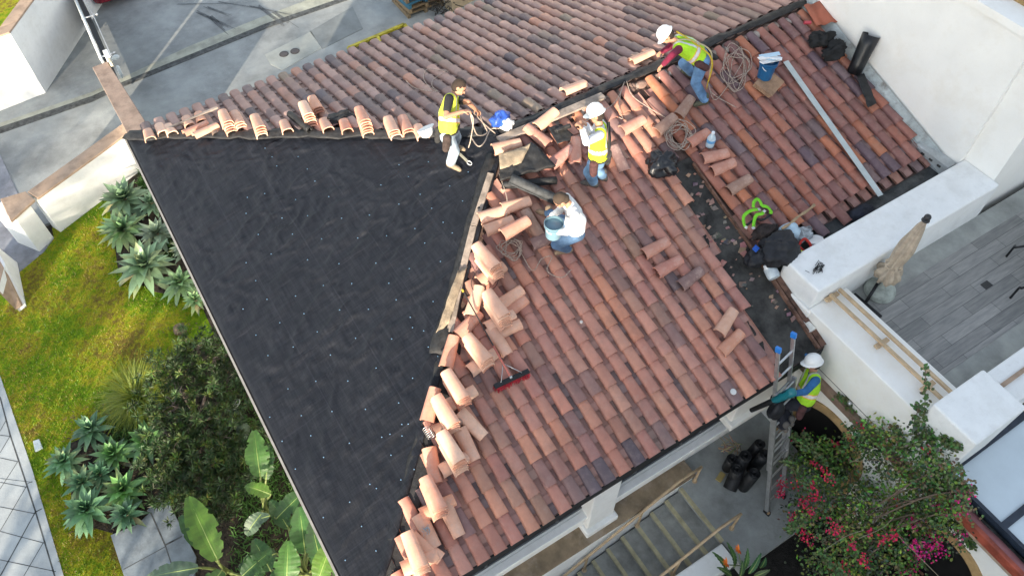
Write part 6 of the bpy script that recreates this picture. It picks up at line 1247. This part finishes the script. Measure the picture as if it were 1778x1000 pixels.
def person(label, feet, pelvis, chest, neck, head, yaw, arms, legL=.82, look=None, shirt=(.02,.02,.022), sleeves='short', vest=True, trousers=(.16,.30,.50), boots=(.20,.15,.10), hat=True, hair=(.03,.02,.015), belt=True, head_yaw=None, near=(1,1,1,1), vestc=(.50,.66,.03), kneef=(1,1), pel=None, lean=None, hipf=None):
    f = V((math.cos(R(yaw)), math.sin(R(yaw)), 0)); s = V((f.y, -f.x, 0))           # s points to the person's right
    ank = [V(p)+V((0, 0, .085)) for p, toe in feet]
    P = pel if pel else chain(ank[0], pelvis, legL); Cc = chain(P, chest, .27, near[0]); N = chain(Cc, neck, .25, near[1]); H = chain(N, head, .17, near[2])
    up_ = (N-P).normalized(); sr = (s-up_*s.dot(up_)).normalized(); fr = up_.cross(sr) if up_.cross(sr).dot(f) > 0 else sr.cross(up_)
    hips = [P+s*.09*k for k in feet_sides(feet, P, s)]
    knees = [ik(h, a, .42, .42, f*kf+V((0, 0, .15))) for h, a, kf in zip(hips, ank, kneef)]
    for k in range(2):                                                                # the foot stays put; stretch nothing
        pass
    hf = V((math.cos(R(head_yaw if head_yaw is not None else yaw)), math.sin(R(head_yaw if head_yaw is not None else yaw)), 0)); hu = (H-N).normalized(); hu = (hu*.6+V((0, 0, 1))*.55-hf*.0).normalized()
    if look: hu = (hu+hf*look).normalized()
    hfv = (hf-hu*hf.dot(hu)).normalized(); hs = hfv.cross(hu)
    t = thing('person', label, 'person', (feet[0][0][0], feet[0][0][1], feet[0][0][2]))
    body = MB(); sh = []
    for k in (1, -1): sh.append(N+sr*.175*k-up_*.045)
    # torso, neck, head
    for k in (-1, 1):
        body.capsule(P+s*.07*k, Cc+sr*.07*k, .095, .09); body.capsule(Cc+sr*.075*k, N+sr*.09*k-up_*.07, .092, .07)
    body.capsule(N-up_*.06, N+hu*.06, .062, .055); HM = Matrix((hs, hfv, hu)).transposed().to_3x3(); hc = N+hu*.17
    body.ell(hc+hu*.02, (.076, .093, .10), M=HM); body.ell(hc+hfv*.022-hu*.045, (.058, .07, .062), M=HM); body.capsule(hc+hfv*.09+hu*.01, hc+hfv*.108-hu*.022, .010, .015, 8)
    for k in (-1, 1): body.ell(hc+hs*.078*k, (.012, .022, .032), M=HM); body.ell(hc+hfv*.088+hs*.03*k-hu*.03, (.02, .012, .014), M=HM)
    body.ell(hc+hfv*.088-hu*.062, (.024, .014, .012), M=HM)
    for h, kn, a in zip(hips, knees, ank): body.capsule(h, kn, .078, .055); body.capsule(kn, a, .056, .040); 
    hands = []
    J = []
    for (side, el, wr, n1, n2, curl) in arms:
        S0 = sh[0] if side > 0 else sh[1]; E = chain(S0, el, .29, n1); Wr = chain(E, wr, .25, n2); J.append((S0, E, Wr)); body.capsule(S0, E, .050, .040); body.capsule(E, Wr, .042, .029); d = (Wr-E).normalized(); d = (d+f*.15-V((0, 0, .1))).normalized(); hand(body, Wr, d, V((0, 0, -1))+f*.3, side, curl); hands.append(Wr+d*.08)
    skinc = lambda c, n: SK if True else SK
    bm = baked(body, .0085, 1, lambda c, n: SK, 'person'); build(bm, 'body', M_skin, t)
    # eyes, hair
    e_ = MB()
    for k in (-1, 1): e_.ell(hc+hfv*.090+hs*.032*k+hu*.012, .0105, (.03, .02, .02), n=8)
    build(e_, 'eyes', M_gloss, t, smooth=True)
    hr = MB(); hr.ell(hc+hu*.032-hfv*.012, (.083, .098, .098), M=HM); hr.ell(hc-hfv*.03-hu*.01, (.079, .08, .09), M=HM)
    vs = [(tuple(V(p)+V((noise.noise(V(p)*60), noise.noise(V(p)*60+V((9, 0, 0))), noise.noise(V(p)*60+V((0, 9, 0)))))*.010)) for p in hr.v]; hr.v = vs; hr.c = [tuple(q for q in hair)]*len(hr.f)
    build(hr, 'hair', M_cloth, t, smooth=True)
    # trousers
    tr = MB()
    for h, kn, a in zip(hips, knees, ank): tr.capsule(h, kn, .108, .082); tr.capsule(kn, a+(kn-a).normalized()*.03, .082, .076)
    tr.capsule(P-s*.06, P+s*.06, .115, .115); tr.capsule(P, P+up_*.06, .118, .112)
    def jc(c, n): q = .85+.45*fbm((c.x*5, c.y*5, c.z*5)); return tuple(x*q for x in trousers)
    build(baked(tr, .014, 1, jc, 'trousers'), 'trousers', M_cloth, t)
    # boots
    for (p, toe), a in zip(feet, ank):
        d = V(toe)-V(p); d.z *= .6; d = d.normalized(); b = MB(); b.capsule(a-V((0, 0, .03))-d*.04, a+d*.14-V((0, 0, .048)), .044, .040); b.capsule(a-V((0, 0, .04)), a+V((0, 0, .09)), .05, .056); b.capsule(a-d*.05-V((0, 0, .065)), a+d*.17-V((0, 0, .065)), .035, .035)
        build(baked(b, .012, 1, lambda c, n, z=a.z: boots if c.z > z-.068 else (.05, .04, .035), 'boot'), 'boot', M_cloth, t)
    # shirt
    st_ = MB()
    for k in (-1, 1): st_.capsule(P+up_*.06+s*.06*k, Cc+sr*.07*k, .126, .118); st_.capsule(Cc+sr*.085*k, N+sr*.10*k-up_*.065, .118, .090)
    st_.capsule(N-up_*.05, N-up_*.02, .072, .066)
    for S0, E, Wr in J:
        if sleeves == 'long': st_.capsule(S0, E, .066, .056); st_.capsule(E, Wr-(Wr-E).normalized()*.015, .055, .043)
        else: st_.capsule(S0, S0.lerp(E, .62), .068, .060)
    build(baked(st_, .013, 2, lambda c, n: tuple(x*(1+.25*fbm((c.x*8, c.y*8, c.z*8))) for x in shirt), 'shirt'), 'shirt', M_cloth, t)
    if vest:
        vs_ = MB()
        for k in (-1, 1): vs_.capsule(P+up_*.10+s*.065*k, Cc+sr*.074*k, .142, .135); vs_.capsule(Cc+sr*.088*k, N+sr*.092*k-up_*.06, .132, .100)
        def vc(c, n):
            u = (c-P).dot(up_)/(N-P).length; v = (c-P).dot(sr); q = 1+.2*fbm((c.x*7, c.y*7, c.z*7))
            if .30 < u < .40: return (.62, .60, .60)
            if .27 < u < .43: return (.75, .40, .05)
            if u > .43 and .075 < abs(v) < .115: return (.62, .60, .62)
            return tuple(x*q for x in vestc)
        build(baked(vs_, .0125, 1, vc, 'vest'), 'vest', M_cloth, t)
    if belt:
        bt = MB(); ring = [P+up_*.07+(s*math.cos(a)*.185+f*math.sin(a)*.135) for a in [2*math.pi*k/20 for k in range(20)]]
        for k in range(20): bt.capsule(ring[k], ring[(k+1) % 20], .024, .024, 8)
        build(baked(bt, .013, 1, lambda c, n: (.03, .025, .02), 'belt'), 'tool_belt', M_cloth, t)
        for k, (a, w_, cc) in enumerate(((.15, .075, (.05, .035, .03)), (2.8, .075, (.07, .03, .03)), (5.0, .06, (.03, .03, .03)))):
            q = P+up_*.0+(s*math.cos(a)*.20+f*math.sin(a)*.15); pm = MB(); pm.capsule(q+up_*.05, q-up_*.10, w_*.9, w_*.75); pm.capsule(q+up_*.06, q+up_*.09+s*math.cos(a)*.02, w_*.5, w_*.3)
            build(baked(pm, .015, 1, lambda c, n, cc=cc: tuple(x*(1+.5*noise.noise(c*20)) for x in cc), 'pouch'), 'pouch', M_cloth, t)
    if hat:
        M = HM.to_4x4() @ Matrix.Rotation(R(90), 4, 'Z'); M.translation = hc+hu*.045-hfv*.005; hard_hat(M, 'hard_hat', None, parent=t, inner=False)
    return t, dict(P=P, C=Cc, N=N, H=hc, hands=hands, s=s, f=f, up=up_, sr=sr, fr=fr, sh=sh, J=J, hu=hu, hf=hfv)
def feet_sides(feet, P, s):
    a = (V(feet[0][0])-P).dot(s); b = (V(feet[1][0])-P).dot(s); return (1, -1) if a > b else (-1, 1)
def strap(pts, c, w_, parent, name='harness_strap'): return web(pts, c=c, w_=w_, parent=parent, name=name)
# man standing on the black felt
t1, j1 = person('bareheaded man in yellow-green vest and black T-shirt standing on the black felt coiling rope', [(onB(783,290,.03), onB(803,298,.03)), (onB(789,258,.03), onB(812,262,.03))], (779,230), (780,192), (787,158), (797,138), -44,
    [(1, (774,203), (803,194), True, False, 1.0), (-1, (813,178), (826,190), True, False, 1.0)], legL=.80, look=.5, hat=False, trousers=(.42, .52, .60), boots=(.24, .19, .13), vestc=(.60, .68, .06))
mb = MB(); h0, h1 = j1['hands']; mb.tube(spline([h0, h0+V((.05, -.05, -.15)), h0+V((.02, 0, -.55)), h0+V((0, .05, -.75))], 6), .009, 6); mb.tube(spline([h1, h1+V((.05, .0, -.2)), h1+V((.12, -.02, -.45)), h0+V((.12, 0, -.5)), h0+V((.05, 0, -.05)), h1+V((.1, 0, -.3)), onK(860,232,.12)], 8), .009, 6)
tag(build(mb, 'rope', M_rope, smooth=True), 'rope looping from the hands of the standing man down to the hip', 'rope')
# man holding rope near his face
t2, j2 = person('man in white hard hat, white sleeves and yellow vest gripping a rope', [(onF(1030,323,.12), onF(1012,318,.12)), (onF(1046,312,.12), onF(1030,306,.12))], (1038,275), (1038,244), (1042,219), (1041,198), 142,
    [(-1, (1018,247), (1011,224), True, True, 1.2), (1, (1028,232), (1018,217), True, True, 1.2)], legL=.78, look=.35, shirt=(.62, .64, .68), sleeves='long', trousers=(.20, .36, .56), boots=(.10, .09, .08))
strap([j2['N']-j2['sr']*.13-j2['f']*.11, j2['C']-j2['f']*.16, j2['P']+j2['sr']*.12-j2['f']*.13+V((0, 0, .1))], (.03, .03, .03), .024, t2); strap([j2['N']+j2['sr']*.13-j2['f']*.11, j2['C']-j2['f']*.165, j2['P']-j2['sr']*.12-j2['f']*.13+V((0, 0, .1))], (.03, .03, .03), .024, t2)
rope([(1011,214),(1045,195),(1070,175),(1084,143)], 'F', 'taut rope from the hands of the white-sleeved man to the ridge knot', seed=41, off=.45, r=.006)
# crouching man with bucket
t3, j3 = person('bareheaded man in plain white shirt crouching with a grey-blue bucket', [(onF(985,438,.12), onF(968,440,.12)), (onF(952,376,.12), onF(934,368,.12))], (999,398), (1000,376), (990,354), (974,347), 165,
    [(-1, (985,402), (964,403), True, False, 1.2), (1, (972,366), (958,374), False, False, 1.2)], legL=.66, look=.6, shirt=(.72, .72, .72), sleeves='long', vest=False, hat=False, belt=False, trousers=(.09, .17, .30), boots=(.25, .18, .12), hair=(.05, .035, .025))
mb = MB(); a = j3['J']; q = (j3['hands'][0]+j3['hands'][1])/2; q = at(961,405,0); q = chain(j3['P'], (961,400), .50, True)
bucket(V((q.x, q.y, q.z-.10)), 'grey-blue bucket with a white handle held by the crouching man', h=.25, r=.125, c=(.14, .24, .30), name='held_bucket')
# bending man at the ridge
t4, j4 = person('man in white hard hat, yellow-green vest and maroon sleeves bending over the ridge felt', [(onF(1222,181,.12), onF(1206,184,.12)), (onF(1200,134,.10), onF(1188,126,.10))], (1219,100), (1196,85), (1173,73), (1158,62), 150,
    [(-1, (1167,96), (1152,112), True, False, .5), (1, (1163,82), (1150,90), False, False, .6)], legL=.80, look=.7, shirt=(.16, .012, .04), sleeves='long', trousers=(.14, .28, .50), boots=(.09, .09, .06), vestc=(.40, .70, .03))
strap([j4['N']-j4['sr']*.12+V((0, 0, .11)), j4['C']+V((0, 0, .15)), j4['P']-j4['f']*.12+V((0, 0, .1)), j4['P']-j4['f']*.16-j4['s']*.1-V((0, 0, .35))], (.50, .42, .25), .014, t4); strap([j4['N']+j4['sr']*.12+V((0, 0, .11)), j4['C']+V((0, 0, .15)), j4['P']-j4['f']*.12-j4['s']*.12+V((0, 0, .05)), j4['P']-j4['f']*.14-j4['s']*.15-V((0, 0, .50))], (.60, .42, .03), .014, t4)
# man on the ladder
lp = lambda z, s_: mid0+dl*((z-mid0.z)/dl.z)+sx*s_
t5, j5 = person('man in white hard hat, green vest and blue sleeves on the ladder', [(lp(-.98, -.02)-nl*0+nl*.03, lp(-.98, -.02)-nl*.25), (lp(-.98, .13)+nl*.03, lp(-.98, .13)-nl*.25)], (1396,694), (1406,668), (1413,645), (1417,629), 140,
    [(-1, (1398,680), (1372,684), True, True, 1.2), (1, (1398,618), (1384,608), True, False, 1.2)], legL=.50, look=.3, shirt=(.03, .13, .30), sleeves='long', trousers=(.018, .020, .03), boots=(.12, .11, .10), vestc=(.36, .68, .03))
bl = thing('leaf_blower', 'teal handheld leaf blower with a long black nozzle held on the ladder', 'leaf blower', j5['hands'][0])
hb = j5['hands'][0]; tipn = chain(hb, (1305,711), .72, False); d = (tipn-hb).normalized(); F_ = frame(hb, d, (0, 0, 1))
mb = MB(); mb.capsule(hb-d*.14-V((0, 0, .02)), hb+d*.20-V((0, 0, .02)), .075, .055); build(baked(mb, .012, 1, lambda c, n: (.01, .15, .18), 'housing'), 'housing', M_gloss, bl)
mb = MB(); mb.tube([hb+d*.18-V((0, 0, .02)), hb+d*.45-V((0, 0, .02)), tipn-V((0, 0, .02))], [.045, .040, .036], 12, cap=True); build(mb, 'nozzle', M_black, bl, smooth=True, auto=40)
mb = MB(); mb.tube(spline([hb-d*.12+V((0, 0, .04)), hb-d*.05+V((0, 0, .10)), hb+d*.08+V((0, 0, .10)), hb+d*.14+V((0, 0, .04))], 5), .016, 8); build(mb, 'grip', M_black, bl, smooth=True)
q = at(1348,715,-.55); q = chain(hb, (1347,712), .40, False)
tag(build(crumple(q, (.13, .11, .24), 88, .3, n=26), 'dust_bag', mat('black_nylon', (.013,.014,.018)), smooth=True), 'black cloth dust bag hanging beside the ladder below the leaf blower', 'bag')
for j in (j1, j2, j3, j4, j5): print('person z', [round(x, 2) for x in (j['P'].z, j['C'].z, j['N'].z, j['H'].z)], [tuple(round(c, 2) for c in j[k]) for k in ('P', 'N')])
